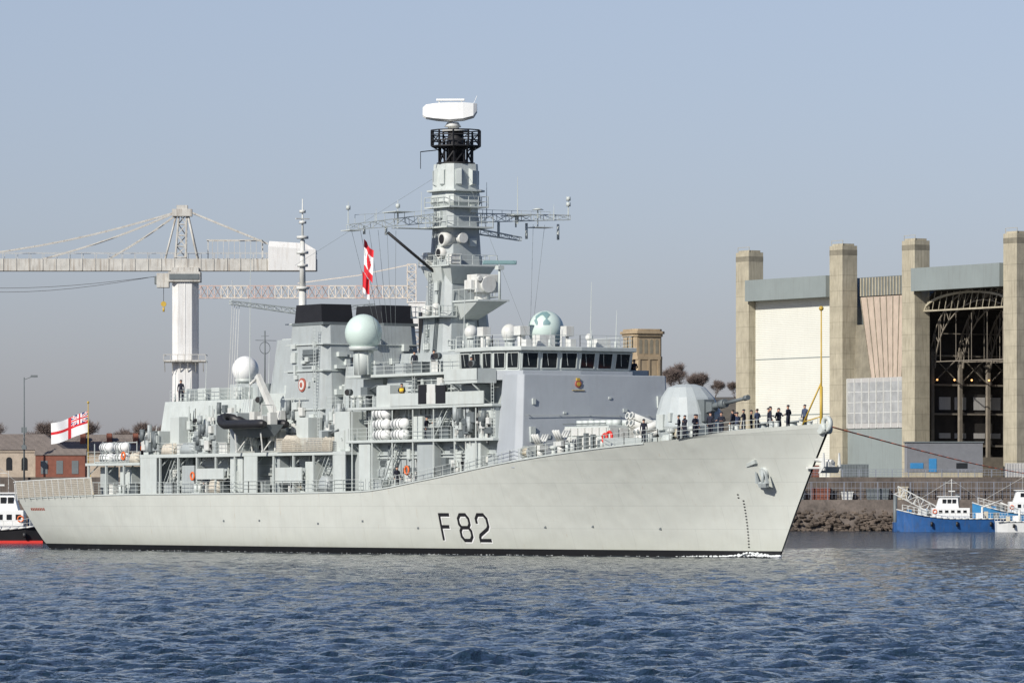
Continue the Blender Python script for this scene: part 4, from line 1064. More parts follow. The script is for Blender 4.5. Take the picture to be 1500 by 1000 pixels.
def nz(scale,mapping,det=4,rough=.6):
    mp=N.new('ShaderNodeMapping');mp.inputs['Scale'].default_value=mapping;L.new(tc.outputs['Object'],mp.inputs['Vector'])
    n=N.new('ShaderNodeTexNoise');n.inputs['Scale'].default_value=scale;n.inputs['Detail'].default_value=det;n.inputs['Roughness'].default_value=rough
    L.new(mp.outputs['Vector'],n.inputs['Vector']);return n
n1=nz(2.0,(1,.32,1),5,.62);n2=nz(.5,(1.3,.22,1),4,.6);n3=nz(.35,(1,.10,1),3,.6)
ad=N.new('ShaderNodeMath');ad.operation='MULTIPLY_ADD';ad.inputs[1].default_value=2.6;L.new(n2.outputs['Fac'],ad.inputs[0]);L.new(n1.outputs['Fac'],ad.inputs[2])
mr=N.new('ShaderNodeMapRange');mr.inputs['From Min'].default_value=.3;mr.inputs['From Max'].default_value=.7;mr.inputs['To Min'].default_value=.55;mr.inputs['To Max'].default_value=1.3
L.new(n3.outputs['Fac'],mr.inputs['Value'])
bp_=N.new('ShaderNodeBump');bp_.inputs['Strength'].default_value=1
L.new(mr.outputs['Result'],bp_.inputs['Distance'])
L.new(ad.outputs[0],bp_.inputs['Height']);L.new(bp_.outputs['Normal'],b_.inputs['Normal'])
me.materials.append(wm)
place(me,'water',None,(CAM.x,CAM.y,WZ),QR,kind='structure')
FOAM=mat('foam',(.75,.78,.78),.8,var=.1,scale=4)
b=MB()
for i in range(260):
    t=random.random()**1.4
    x=126.3-t*11+random.uniform(-.1,.1)
    hgt=.32*math.exp(-((x-123)/1.6)**2)
    y=-hb(x,-.3)-random.uniform(.02,.4)-t*.6
    r=random.uniform(.05,.16)*(1-t*.6)
    b.ball((x,y,WZ+.05+r*.5+random.random()*hgt),r,n=6,sz=.8)
for i in range(200):
    x=random.uniform(4,118);b.ball((x,-hb(x,-.3)-random.uniform(.02,.25),WZ+.04),random.uniform(.02,.06),n=5,sz=.5)
b.build('bow_wave',FOAM,None,kind='stuff',label='white foam along the waterline of the bow')
# land
b=MB()
prof=[(1003,-3),(1008,5.2),(1013,5.2),(1013,GZ),(9000,GZ)]
Xs=[-4000,-400,-200,200,400,4000]
vs=[];fs=[]
for d,z in prof:
    for x in Xs: vs.append((x,d,z))
n=len(Xs)
for i in range(len(prof)-1):
    for j in range(n-1): fs.append((i*n+j,i*n+j+1,(i+1)*n+j+1,(i+1)*n+j))
b.add(vs,fs);b.m=[(1 if k//(n-1)<3 else 0) for k in range(len(fs))]
b.build('ground',[LAND,QUAY],None,(CAM.x,CAM.y,0),QR,kind='structure')
b=MB()
for i in range(1500):
    x=random.uniform(44,112) if i<1250 else random.uniform(-120,-70);t=random.random();r=random.uniform(.2,.75)
    c=Vector((x,1003.2+5*t,-.5+4.6*t))
    vs=[]
    for k in range(3):
        for j in range(6):
            a=j*math.pi/3+random.uniform(-.3,.3);rr_=r*(.55,1,.5)[k]*random.uniform(.7,1.2)
            vs.append((c.x+rr_*math.cos(a),c.y+rr_*math.sin(a),c.z+(-.5,0,.5)[k]*r*random.uniform(.7,1.2)))
    b.loft([vs[0:6],vs[6:12],vs[12:18]])
b.build('rubble',ROCK,None,(CAM.x,CAM.y,0),QR,kind='stuff')
vs=[];fs=[];b=MB()
nxh=60
for i in range(nxh+1):
    x=-300+900*i/nxh
    for j,d in enumerate((1350,1420,1500,1650)):
        h=(0,.85,1,0)[j]*(9+15*math.exp(-((x-60)/55)**2)+1.5*math.sin(x*.05))
        vs.append((x,d,GZ+h-(.5 if j in(0,3) else 0)))
for i in range(nxh):
    for j in range(3): fs.append((i*4+j,i*4+4+j,i*4+5+j,i*4+1+j))
b.add(vs,fs,0,True);b.build('hill',EVERG,None,(CAM.x,CAM.y,0),QR,kind='structure')
def fence(x0,x1,d,z,h,name,lab):
    b=MB();L_=x1-x0;n=int(L_/3)
    for i in range(n+1):
        b.cyl((i*3,0,0),(i*3,0,h),.1,n=4)
    for k in range(3): b.cyl((0,0,h*(k+1)/3),(L_,0,h*(k+1)/3),.05,n=4)
    for i in range(int(L_/.7)): b.cyl((i*.7,0,.2),(i*.7,0,h),.03,n=4)
    b.build(name,FENCE,None,site(x0,d,z),QR,label=lab,category='fence')
fence(48,118,1011,5.2,3.2,'security_fence','grey steel security fence along the quay edge')
fence(48,118,1016,GZ,1.4,'security_fence','low steel fence on top of the quay wall')
# stacked stores behind the fence
for i,(x,w,h,m,l) in enumerate(((50.5,2.4,1.8,GREY3,'dark stack of steel stores behind the quay fence'),(54,3.6,2.2,BRICK,'rusty brown skip behind the quay fence'),(59.5,2.2,1.5,OFFW,'pale crate of stores behind the quay fence'),(64,4.2,2.0,GREY3,'dark steel skip behind the quay fence'),(69.6,2.0,2.4,ROPE,'tan crate of stores behind the quay fence'))):
    t=thing('storage_skip',l,'skip',site(x,1011.8,5.2),QR,group='stores along the quay')
    b=MB();b.loft([[(.2,0,0),(w-.2,0,0),(w-.2,1,0),(.2,1,0)],[(0,0,h),(w,0,h),(w,1,h),(0,1,h)]]);b.build('skip_body',m,t,bevel=.04)
    b=MB();b.box(-.06,w+.06,-.08,0,h-.2,h);b.build('rim',m,t)
# ---------------------------------------------------------------- dock halls
hx,hy,_=site(44.2,1105)
h1=thing('dock_hall','cream and grey-green covered dock hall between tall concrete pillars','building',(hx,hy,GZ))
def pillar(par,a0,a1):
    b=MB();b.box(a0,a1,0,3.4,-1,44.7);b.box(a0-.02,a1+.02,-.02,3.42,42.9,43.9,mi=1)
    for z in range(3,42,3): b.box(a0-.012,a1+.012,-.012,3.412,z,z+.05,mi=1)
    b.box(a0+.4,a1-.4,.4,3.0,44.7,45.1,mi=0)
    for q in(a0+.3,a1-.3): b.cyl((q,.3,44.7),(q,.3,45.7),.05,n=4)
    b.cyl((a0+.3,.3,45.7),(a1-.3,.3,45.7),.05,n=4)
    b.build('pillar',[CONC,CONCD],par)
pillar(h1,0,4.6);pillar(h1,32.9,37.3)
b=MB();b.box(4.6,32.9,1.6,2.4,-1,35.2);b.build('wall',CREAM,h1)
for z in(12.5,23.5): MB().box(4.7,32.8,1.52,1.6,z,z+.15).build('wall_rail',GGREEN,h1)
b=MB();b.box(4.6,32.9,-.9,1.6,35.0,39.1);b.build('fascia',GGREEN,h1)
b=MB();b.box(1,36.8,3.4,95,-1,33);b.loft([[(1,3.4,33),(36.8,3.4,33),(36.8,95,33),(1,95,33)],[(5,3.4,38.8),(32,3.4,38.8),(32,95,38.8),(5,95,38.8)]]);b.build('hall_body',GGREEN,h1)
b=MB();b.loft([[(-9,8,-1),(0.9,8,-1),(.9,60,-1),(-9,60,-1)],[(-9,8,12),(.9,8,12),(.9,60,12),(-9,60,12)],[(-2.5,8,22),(.9,8,22),(.9,60,22),(-2.5,60,22)]]);b.build('side_aisle',GGREEN,h1)
h2=thing('dock_hall','open fronted covered dock hall with dark arched truss interior','building',(hx,hy,GZ))
pillar(h2,57.2,61.4);pillar(h2,89.7,93.9)
b=MB();b.box(61.4,89.7,-.9,1.6,35.1,39.4);b.build('fascia',GGREEN,h2)
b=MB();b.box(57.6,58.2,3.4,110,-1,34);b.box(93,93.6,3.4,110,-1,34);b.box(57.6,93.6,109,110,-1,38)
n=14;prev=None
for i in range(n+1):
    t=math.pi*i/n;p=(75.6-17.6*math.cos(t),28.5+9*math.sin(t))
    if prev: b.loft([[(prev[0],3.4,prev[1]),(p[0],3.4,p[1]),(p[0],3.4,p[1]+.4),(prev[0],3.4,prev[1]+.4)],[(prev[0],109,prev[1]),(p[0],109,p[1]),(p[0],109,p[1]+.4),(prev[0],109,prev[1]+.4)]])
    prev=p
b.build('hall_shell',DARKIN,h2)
b=MB()
for r in range(11):
    y=5.5+r*6.5;pr=None
    for i in range(17):
        t=math.pi*i/16
        po=(75.6-16.9*math.cos(t),y,22.2+13.6*math.sin(t));pi_=(75.6-15.4*math.cos(t),y,20.8+12.4*math.sin(t))
        if pr:
            b.cyl(pr[0],po,.17,n=4);b.cyl(pr[1],pi_,.15,n=4);b.cyl(pr[1],po,.09,n=4)
        b.cyl(po,pi_,.09,n=4);pr=(po,pi_)
    for x in(59.2,92.2): b.box(x-.3,x+.3,y-.35,y+.35,-1,24)
    b.cyl((60.2,y,22),(91,y,22),.12,n=4)
    for q in range(6): b.cyl((62+q*5,y,22),(62+q*5,y,31),.07,n=4)
for k in(6,12,17.5,23): b.box(58.2,59.0,3.4,109,k,k+.35)
for k in range(9):
    y=5.5+k*6.5
    b.cyl((59.2,y,17.8),(59.2,y+6.5,23.2),.12,n=4);b.cyl((59.2,y+6.5,17.8),(59.2,y,23.2),.12,n=4)
for a in range(1,6):
    t=math.pi*a/7;b.cyl((75.6-16.2*math.cos(t),6.5,21.6+13.1*math.sin(t)),(75.6-16.2*math.cos(t),70.5,21.6+13.1*math.sin(t)),.13,n=4)
b.build('roof_trusses',STEELT,h2)
b=MB()
for y in range(7,60,8):
    for q in(.8,4.4): b.box(58.2,58.35,y+q,y+q+2.6,13,15.4);b.box(58.2,58.35,y+q,y+q+2.6,7.6,8.6)
b.split('interior_glazing',RIBW,h2)
b=MB()
for y in range(6,40,4): b.ball((60.2,y,18.6),.2,n=8)
b.split('interior_lamp',LAMPM,h2)
b=MB();pr=None
for i in range(13):
    t=math.pi*i/12;p=(75.6-14.0*math.cos(t),2.2,31.6+3.0*math.sin(t))
    if pr: b.cyl(pr,p,.28,n=4)
    pr=p
b.box(61.4,89.7,2.0,2.5,31.3,31.6)
for i in range(14): x=62+i*2;b.cyl((x,2.2,31.5),(x+1,2.2,34.9),.08,n=4)
b.build('door_arch',CONC,h2)
b=MB();b.box(78,79,14,15,-1,18);b.box(66,86,30,42,-1,6.5,mi=1);b.box(64,64.6,10,60,-1,4);b.cyl((78.5,14.5,18),(70,16,24),.25,n=6);b.box(78,86,14.3,14.7,8,8.4);b.build('interior_staging',[STEELT,GREY3],h2)
lk=thing('workshop_building','beige ribbed roof over a windowed grey workshop wall','building',(hx,hy,GZ))
b=MB();b.box(37.3,57.2,1.2,9,-1,9.6);b.build('lower_wall',GGREEN,lk)
b=MB();b.box(37.3,57.2,1.0,9,9.6,19.2);b.build('upper_wall',RIBW,lk)
for i in range(9): MB().box(37.4+i*2.45,37.6+i*2.45,.85,1.0,9.7,19.1).build('mullion',OFFW,lk)
DG=mat('dusty_glass',(.33,.34,.34),.35,var=.2,scale=.6)
for i in range(8):
    b=MB();b.box(37.75+i*2.45,39.7+i*2.45,.93,1.0,10.6,18.4)
    for z in(12.5,14.5,16.5): b.box(37.75+i*2.45,39.7+i*2.45,.9,.93,z,z+.12,mi=1)
    b.build('window',[DG,OFFW],lk)
b=MB();b.loft([[(44.0,2.0,19.2),(57.2,2.0,19.2),(57.2,9,19.2),(44.0,9,19.2)],[(37.6,4.0,34.8),(57.2,4.0,34.8),(57.2,9,34.8),(37.6,9,34.8)]])
for i in range(9):
    t=i/9;b.cyl((44.1+13.1*t,1.95,19.3),(37.7+19.5*t,3.9,34.7),.09,n=4,mi=1)
b.build('sloping_roof',[PINKW,CONCD],lk)
b=MB();b.loft([[(37.3,2.6,19.2),(44.1,2.6,19.2),(44.1,8,19.2),(37.3,8,19.2)],[(37.3,3.2,29.5),(39.6,3.2,29.5),(39.6,8,29.5),(37.3,8,29.5)]]);b.build('gusset_wall',CONCD,lk)
b=MB();b.box(37.3,57.2,4.2,12,35,38.6)
for i in range(20): b.box(37.4+i,37.7+i,4.0,4.2,35,38.5,mi=1)
b.build('clerestory',[GREY3,CONC],lk)
pc=thing('portable_cabin','grey flat-roofed portable cabin with blue door on the quay','cabin',site(71.8,1018,GZ),QR)
b=MB();b.box(0,13.8,0,6,1,6.3)
b.build('cabin_wall',mat('cabin_grey',(.25,.26,.28),.7,ribs=2.2),pc)
MB().box(-.2,14,-.2,6.2,6.3,6.5).build('roof',GREY3,pc)
MB().box(4.0,5.4,-.08,0,1,3.4).build('door',BLUEP,pc)
b=MB();b.box(.6,3,-.06,0,1.6,2.6);b.build('window',BLUEP,pc)
b=MB();b.box(9,11,-.06,0,1.6,2.6);b.build('window',GLASS,pc)
MB().box(0,13.8,.2,6,0,1).build('base',CONC,pc)
for i,(x,w,h,m,l) in enumerate(((50,6,2.2,BRICK,'red brick store on the quay'),(60,5,2.4,GREY3,'dark grey steel container on the quay'),(90,7,2.6,RIBW,'white steel container on the quay'),(100,6,2.6,BLUEH,'blue steel container on the quay'))):
    t=thing('shipping_container' if i else 'brick_store',l,'container' if i else 'shed',site(x,1020,GZ),QR)
    MB().box(0,w,0,2.4,0,h).build('container_body' if i else 'wall',m,t)
    b=MB();[b.box(.1+k*.5,.25+k*.5,-.08,0,.1,h-.1) for k in range(int(w/.5))];b.build('corrugation' if i else 'buttresses',m,t)
    MB().box(w*.6,w*.6+.9,-.12,-.08,.1,2).build('door',GREY3,t)
# stone tower
tw=thing('stone_tower','square tan stone tower with arched openings and cornice','tower',site(29.1,1250,GZ),QR+math.radians(24))
tw.scale=(.84,.84,1)
def oct_(h,c=.22):
    k=h*c;return [(-h,-h+k),(-h+k,-h),(h-k,-h),(h,-h+k),(h,h-k),(h-k,h),(-h+k,h),(-h,h-k)]
b=MB();b.prism(oct_(4.1),0,27.5);b.prism(oct_(4.3),27.5,28.2);b.prism(oct_(4.0,.15),28.2,32.6);b.build('wall',SANDS,tw)
b=MB();b.prism(oct_(4.4),32.6,33.2);b.prism(oct_(4.8),33.2,33.8);b.prism(oct_(4.2),33.8,34.3);b.build('cornice',SANDS,tw,bevel=.1)
def arch(b,c,w,h,ax,off,mi=0):
    pts=[(-w/2,0),(w/2,0),(w/2,h-w/2)]+[(w/2*math.cos(a),h-w/2+w/2*math.sin(a)) for a in [math.pi*i/8 for i in range(1,8)]]+[(-w/2,h-w/2)]
    if ax=='y': R0=[(c[0]+p,c[1],c[2]+q) for p,q in pts];R1=[(c[0]+p,c[1]+off,c[2]+q) for p,q in pts]
    else: R0=[(c[0],c[1]+p,c[2]+q) for p,q in pts];R1=[(c[0]+off,c[1]+p,c[2]+q) for p,q in pts]
    b.loft([R0,R1] if off*(1 if ax=='x' else -1)>0 else [R1,R0],mi)
b=MB()
for k in range(4):
    for s in(-1,1):
        arch(b,(-2.4+k*1.6,s*4.0,28.8),.9,3.2,'y',s*.05);arch(b,(s*4.0,-2.4+k*1.6,28.8),.9,3.2,'x',s*.05)
for k in range(2):
    for z in(10,19): arch(b,(-1.6+k*3.2,-4.1,z),1.3,5,'y',-.05);arch(b,(4.1,-1.6+k*3.2,z),1.3,5,'x',.05)
b.split('arched_opening',CONCD,tw)
for s in(-2.9,0,2.9):
    MB().box(s-.3,s+.3,-4.32,-4.1,0,27.5).build('pilaster',SANDS,tw);MB().box(4.1,4.32,s-.3,s+.3,0,27.5).build('pilaster',SANDS,tw)
st=thing('stone_storehouse','long limestone storehouse with arched windows and slate roof','building',site(-116,1022,GZ),QR)
b=MB();b.box(0,34,0,16,0,4.6);b.box(-.2,34.2,-.2,16.2,4.6,5.0);b.build('wall',STONE,st)
b=MB();b.loft([[(-.4,-.4,5.0),(34.4,-.4,5.0),(34.4,16.4,5.0),(-.4,16.4,5.0)],[(4,7,8.0),(30,7,8.0),(30,9,8.0),(4,9,8.0)]]);b.build('roof',SLATE,st)
wmh=MB();arch(wmh,(0,0,0),1.1,2.4,'y',-.06);wmm=wmh.mesh('window',[GLASS])
for i in range(12): place(wmm,'window',st,(1.8+i*2.8,0,1.3))
st=thing('stone_warehouse','low warehouse with wide brown slate roof','building',site(-90,1060,GZ),QR)
b=MB();b.box(0,34,0,16,0,5);b.build('wall',STONE,st)
b=MB();b.loft([[(-.5,-.5,5.0),(34.5,-.5,5.0),(34.5,16.5,5.0),(-.5,16.5,5.0)],[(3,7,8.4),(31,7,8.4),(31,9,8.4),(3,9,8.4)]]);b.build('roof',SLATE,st)
for i in range(6): MB().box(3+i*5,4+i*5,3,4.5,6,8.6).build('chimney',BRICK,st)
st=thing('brick_shed','dark red brick shed with pitched roof','building',site(-86.5,1016,GZ),QR)
MB().box(0,9,0,5,0,4).build('wall',BRICK,st)
b=MB();b.loft([[(-.2,-.2,4),(9.2,-.2,4),(9.2,5.2,4),(-.2,5.2,4)],[(-.2,2.2,5.2),(9.2,2.2,5.2),(9.2,2.8,5.2),(-.2,2.8,5.2)]]);b.build('roof',SLATE,st)
for i in range(3): MB().box(1+i*2.8,2.2+i*2.8,-.06,0,.6,3).build('door',GREY3,st)
b=MB();b.cyl((0,0,0),(0,0,19),.18,.1,n=8);b.cyl((0,0,18.6),(1.6,0,19.2),.07,n=6);b.box(1.2,2.4,-.3,.3,19.0,19.4);b.box(-.4,.4,-.4,.4,6,6.8);b.box(-.5,.5,-.1,.1,9,10)
b.build('street_lamp',GREY3,None,site(-88.2,1012,GZ-1),QR,label='tall grey lamp post on the quay',category='lamp post')
# ---------------------------------------------------------------- cranes
cr=thing('dockside_crane','weathered white hammerhead dockyard crane with long horizontal jib','crane',site(-59.6,1022,GZ),QR)
b=MB();b.prism(oct_(2.35,.45),0,37);b.box(-.12,.12,-2.41,-2.3,0,37);b.build('tower',CRW,cr,bevel=.1)
b=MB()
z=21.0
b.box(-3.8,3.8,-3.8,3.8,z,z+.3)
for x in(-3.8,3.8): b.cyl((x,-3.8,z+1.3),(x,3.8,z+1.3),.08,n=4)
b.cyl((-3.8,-3.8,z+1.3),(3.8,-3.8,z+1.3),.08,n=4)
for k in range(7): b.cyl((-3.8+k*1.27,-3.8,z),(-3.8+k*1.27,-3.8,z+1.3),.07,n=4)
for k in range(6): b.cyl((-3.6+k*1.4,-2.4,z-1.8),(-3.6+k*1.4,-3.6,z),.1,n=4)
b.build('tower_platform',CRG,cr)
b=MB();b.box(-3,2.8,-2.8,2.8,35.6,37.4);b.box(-2.5,2.5,-2.4,2.4,37.4,38.2);b.box(-5.2,-3,-1.6,1.6,34.6,37.2);b.box(-5.6,-5.2,-1.2,1.2,35.2,36.6,mi=1);b.box(-2.8,2.6,-2.95,-2.8,36,37,mi=1);b.build('slewing_head',[CRG,GREY3],cr)
b=MB()
b.box(-62,24,-1.9,-1.2,37.6,39.8);b.box(-62,24,1.2,1.9,37.6,39.8)
for i in range(36): b.box(-62+i*2.4,-61.8+i*2.4,-1.2,1.2,37.8,38.1);b.box(-62+i*2.4,-61.88+i*2.4,-2.0,-1.9,37.65,39.75)
b.build('jib',CRG,cr)
b=MB()
for y in(-2.0,2.0):
    b.cyl((-62,y,40.9),(24,y,40.9),.05,n=4)
    for i in range(36): b.cyl((-62+i*2.4,y,39.8),(-62+i*2.4,y,40.9),.05,n=4)
for i in range(10): b.cyl((5+i,-2.0,39.8),(5+i,-2.0,43.2),.06,n=4)
b.cyl((4,-2,43.2),(14,-2,43.2),.12,n=4);b.cyl((4,2,43.2),(14,2,43.2),.12,n=4)
for x in(4,14): b.cyl((x,2,39.8),(x,2,43.2),.12,n=4);b.cyl((x,-2,43.2),(x,2,43.2),.1,n=4)
b.build('walkway_rails',CRG,cr)
b=MB();b.truss((-2.0,0,38.2),(-1.2,0,48.2),1.6,2.0,5,r=.16,up=(1,0,0),taper=.7)
b.cyl((2.6,-1.5,38.2),(.4,-.5,48),.22,n=6);b.cyl((2.6,1.5,38.2),(.4,.5,48),.22,n=6);b.cyl((-4.0,-1.5,38.2),(-1.6,-.5,48),.2,n=6)
b.box(-2.4,1.2,-1.2,1.2,47.6,48.9);b.box(-1.6,.4,-1,1,48.9,49.6);b.build('tower_head',CRG,cr)
b=MB()
for (x0,z0,x1,z1) in((-1.5,48.4,-26,39.8),(-1.5,48.4,-42,40.0),(-1.5,48.0,-14,39.8)):
    for y in(-.9,.9):
        pts=[(x0+(x1-x0)*t,y,z0+(z1-z0)*t-1.0*math.sin(math.pi*t)*abs(x1-x0)/40) for t in[i/8 for i in range(9)]]
        b.path(pts,.15,n=4)
for y in(-.9,.9): b.cyl((.8,y,48.4),(15,y,42.6),.22,n=4)
b.build('stay_rods',CRG,cr)
b=MB()
for (zz,sg) in((36.8,3.8),(36.9,5.2)):
    pts=[(-62+58*t,0,zz-sg*math.sin(math.pi*t)*.6) for t in[i/14 for i in range(15)]];b.path(pts,.05,n=4)
b.cyl((-4,0,34.6),(-4,0,31.5),.06,n=4);b.build('hoist_ropes',DARKIN,cr)
b=MB();b.cyl((-4,-.4,31.6),(-4,.4,31.6),.5,n=12);b.cyl((-4,0,31),(-4,0,30.2),.22,n=6);b.build('hook_block',YEL,cr)
b=MB();b.loft([[(15.2,-2.6,37.6),(23.9,-2.6,37.6),(23.9,2.6,37.6),(15.2,2.6,37.6)],[(15.2,-2.6,42.0),(23.9,-2.6,41.4),(23.9,2.6,41.4),(15.2,2.6,42.0)],[(15.4,-2.2,43.0),(21.9,-2.2,42.6),(21.9,2.2,42.6),(15.4,2.2,43.0)]]);b.build('machinery_house',CRW,cr,bevel=.08)
cr=thing('tower_crane','pale lattice crane with long jib behind the dockyard','crane',site(-21.8,1300,GZ),QR)
b=MB();b.truss((0,0,0),(0,0,38),3,3,14,r=.16,up=(0,1,0));b.build('tower',CRY,cr)
b=MB();b.box(-2.2,2.2,-1.8,1.8,36,42);b.box(-2.4,2.4,-2,2,42,42.3);b.build('cab',CRW,cr)
b=MB()
for k in range(8):
    x0=-2-6.25*k;b.truss((x0,0,43.2),(x0-6.25,0,43.2),2.0,2.8,4,r=.12,tri=True,mi=k%2)
b.build('jib',[CRY,CRR],cr)
b=MB();b.truss((2,0,43.4),(14,0,43.4),2.0,2.4,6,r=.12,tri=True);b.build('counter_jib',CRY,cr)
b=MB();b.truss((-1.5,-1,42),(-1.5,-1,51),2,2,5,r=.12,up=(0,1,0));b.build('peak',CRY,cr)
b=MB();b.path([(-1.5,0,51),(-14,0,48.4),(-28,0,46.6)],.16,n=4);b.cyl((0,0,51),(13,0,46),.12,n=4);b.build('stay_rods',CRY,cr)
b=MB();b.box(10,14,-1.6,1.6,41,44);b.build('counterweight',CONC,cr)
# ---------------------------------------------------------------- trees
def tree_mesh(seed,H=14,twig=TWIG,dens=2200):
    rnd=random.Random(seed);b=MB();tips=[]
    def br(p,d,l,r,k):
        q=p+d*l;b.cyl(p,q,r,r*.65,n=5)
        if k==0: tips.append(q);return
        for i in range(rnd.choice((3,3,4))):
            nd=(d+Vector((rnd.uniform(-.65,.65),rnd.uniform(-.65,.65),rnd.uniform(-.05,.6)))).normalized()
            br(q,nd,l*rnd.uniform(.6,.85),r*.5,k-1)
        tips.append(q)
    br(Vector((0,0,0)),Vector((0,0,1)),H*.22,H*.016,4)
    c=MB()
    for i in range(dens):
        t=rnd.choice(tips)
        if t.z<H*.25: continue
        d=Vector((rnd.uniform(-1,1),rnd.uniform(-1,1),rnd.uniform(-.2,1.4))).normalized();l=rnd.uniform(.6,1.9)*H/14
        s=d.cross(Vector((rnd.uniform(-1,1),rnd.uniform(-1,1),rnd.uniform(-1,1)))).normalized()*.04
        t=t+Vector((rnd.uniform(-.5,.5),rnd.uniform(-.5,.5),rnd.uniform(-.5,.5)))
        c.add([t-s,t+s,t+d*l],[(0,1,2)])
        d2=(d+Vector((rnd.uniform(-.7,.7),rnd.uniform(-.7,.7),rnd.uniform(-.3,.5)))).normalized();m=t+d*l*.4
        c.add([m-s,m+s,m+d2*l*.7],[(0,1,2)])
    return b.mesh('trunk',[BARK]),c.mesh('crown',[twig])
TM=[tree_mesh(i) for i in(1,2,3)]
def tree(x,d,z,s,i):
    t=thing('tree','bare winter tree with fine branching twigs','tree',site(x,d,z),random.uniform(0,6),group='winter trees behind the dockyard')
    t.scale=(s,s,s);place(TM[i][0],'trunk',t);place(TM[i][1],'crown',t)
for i in range(22):
    tree(-128+i*3.0+random.uniform(-1,1),1360+random.uniform(-30,60),GZ+2+random.uniform(0,3),random.uniform(.7,1.1),i%3)
for i,(x,d) in enumerate(((41.5,1440),(44.5,1450),(47.5,1445),(50,1460),(52.5,1448),(58,1455))): tree(x,d,GZ+21,(.9,1.0,.75,.85,.6,.6)[i],i%3)
# ---------------------------------------------------------------- boats
def workboat(x,d,rot,L_,hullm,label,h=2.6,cab=WHITE,seed=0,ch=2.2):
    rd=random.Random(seed)
    t=thing('workboat',label,'boat',site(x,d,WZ),QR+rot)
    sd_=-1 if abs(rot)<1 else 1
    b=MB();R=[]
    for q,w,zb,zt in((0,2.6,-.4,h*.8),(L_*.1,2.8,-.6,h*.75),(L_*.5,2.85,-.6,h*.78),(L_*.7,2.8,-.6,h*.88),(L_*.85,2.1,-.5,h*1.05),(L_*.94,1.2,-.3,h*1.2),(L_,.15,.3,h*1.38)):
        R.append([(q,-w*.8,zb),(q,w*.8,zb),(q,w,zt),(q,-w,zt)])
    b.loft(R);b.build('hull',hullm,t,bevel=.06)
    b=MB()
    for q in range(18):
        u=q/17;xx=L_*u;w=2.87 if u<.7 else 2.87*(1-((u-.7)/.3)**2*.95)+.02;zz=h*(.78 if u<.5 else .78+.55*((u-.5)/.5)**1.6)
        if q: b.cyl((px,sd_*pw,pz),(xx,sd_*w,zz),.11,n=6);b.cyl((px,-sd_*pw,pz),(xx,-sd_*w,zz),.11,n=6)
        px,pw,pz=xx,w,zz
    b.build('rubbing_strake',OFFW,t)
    for k in(2,6,9): MB().cyl((L_*k/13,sd_*2.95,h*.32),(L_*k/13,sd_*2.95,h*.6),.22,n=10).build('fender',RUBB,t)
    b=MB();b.box(L_*.34,L_*.68,-1.9,1.9,h*.8,h*.8+ch);b.build('cabin',cab,t,bevel=.06)
    b=MB();b.loft([[(L_*.44,-1.6,h*.8+ch),(L_*.64,-1.6,h*.8+ch),(L_*.64,1.6,h*.8+ch),(L_*.44,1.6,h*.8+ch)],[(L_*.45,-1.3,h*.8+ch+1.9),(L_*.61,-1.3,h*.8+ch+1.9),(L_*.61,1.3,h*.8+ch+1.9),(L_*.45,1.3,h*.8+ch+1.9)]]);b.box(L_*.43,L_*.63,-1.6,1.6,h*.8+ch+1.9,h*.8+ch+2.05);b.build('wheelhouse',cab,t,bevel=.04)
    for k in range(5): MB().box(L_*.37+k*1.05,L_*.37+k*1.05+.6,min(sd_*1.86,sd_*1.94),max(sd_*1.86,sd_*1.94),h*.8+ch*.5,h*.8+ch*.78).build('window',GLASS,t)
    for k in range(3): MB().box(L_*.465+k*.85,L_*.465+k*.85+.65,min(sd_*1.3,sd_*1.52),max(sd_*1.3,sd_*1.52),h*.8+ch+.8,h*.8+ch+1.5).build('window',GLASS,t)
    zt=h*.8+ch+2
    b=MB();b.cyl((L_*.5,0,zt),(L_*.5,0,zt+3),.07,n=6);b.cyl((L_*.5,-1,zt+1.8),(L_*.5,1,zt+1.8),.04,n=4);b.cyl((L_*.5-.9,0,zt+2.3),(L_*.5+.9,0,zt+2.3),.04,n=4);b.box(L_*.5-.6,L_*.5+.6,-.1,.1,zt+.8,zt+1);b.cyl((L_*.5,0,zt+2.9),(L_*.1,0,h*.8+1.5),.025,n=3);b.cyl((L_*.5,0,zt+2.9),(L_*.95,0,h*1.3),.025,n=3);b.cyl((L_*.56,.8,zt),(L_*.56,.8,zt+2.6),.03,n=4);b.build('mast',OFFW,t)
    b=MB();b.cyl((L_*.22,0,h*.75),(L_*.22,0,h*.8+2.0),.2,n=8);b.cyl((L_*.22,0,h*.8+1.9),(L_*.04,0,h*.8+3.2),.11,n=6);b.cyl((L_*.04,0,h*.8+3.2),(L_*.04,0,h*.8+2),.03,n=4);b.build('deck_crane',OFFW,t)
    b=MB()
    for k in range(int(L_/1.0)):
        xx=k*1.0;w=2.7 if xx<L_*.7 else max(.3,2.7-(xx-L_*.7)*.45)
        zz=h*.78+max(0,(xx-L_*.6))*h*.075
        for s in(-1,1): b.cyl((xx,s*w,zz),(xx,s*w,zz+1),.045,n=4)
        if k:
            for s in(-1,1):
                b.cyl((px,s*pw,pz+1),(xx,s*w,zz+1),.04,n=4);b.cyl((px,s*pw,pz+.5),(xx,s*w,zz+.5),.03,n=4)
        px,pw,pz=xx,w,zz
    b.build('railing',OFFW,t)
    for k in range(9):
        x0=rd.choice((rd.uniform(.5,L_*.3),rd.uniform(L_*.7,L_*.86)));y0=rd.uniform(-1.8,1.2)
        b=MB();b.box(0,rd.uniform(.5,1.5),0,rd.uniform(.4,.9),0,rd.uniform(.5,1.4));b.build('deck_cargo',rd.choice((OFFW,GREY3,WHITE,BLUEP,ROPE)),t,(x0,y0,h*.78+(.4 if x0>L_*.6 else 0)),bevel=.04)
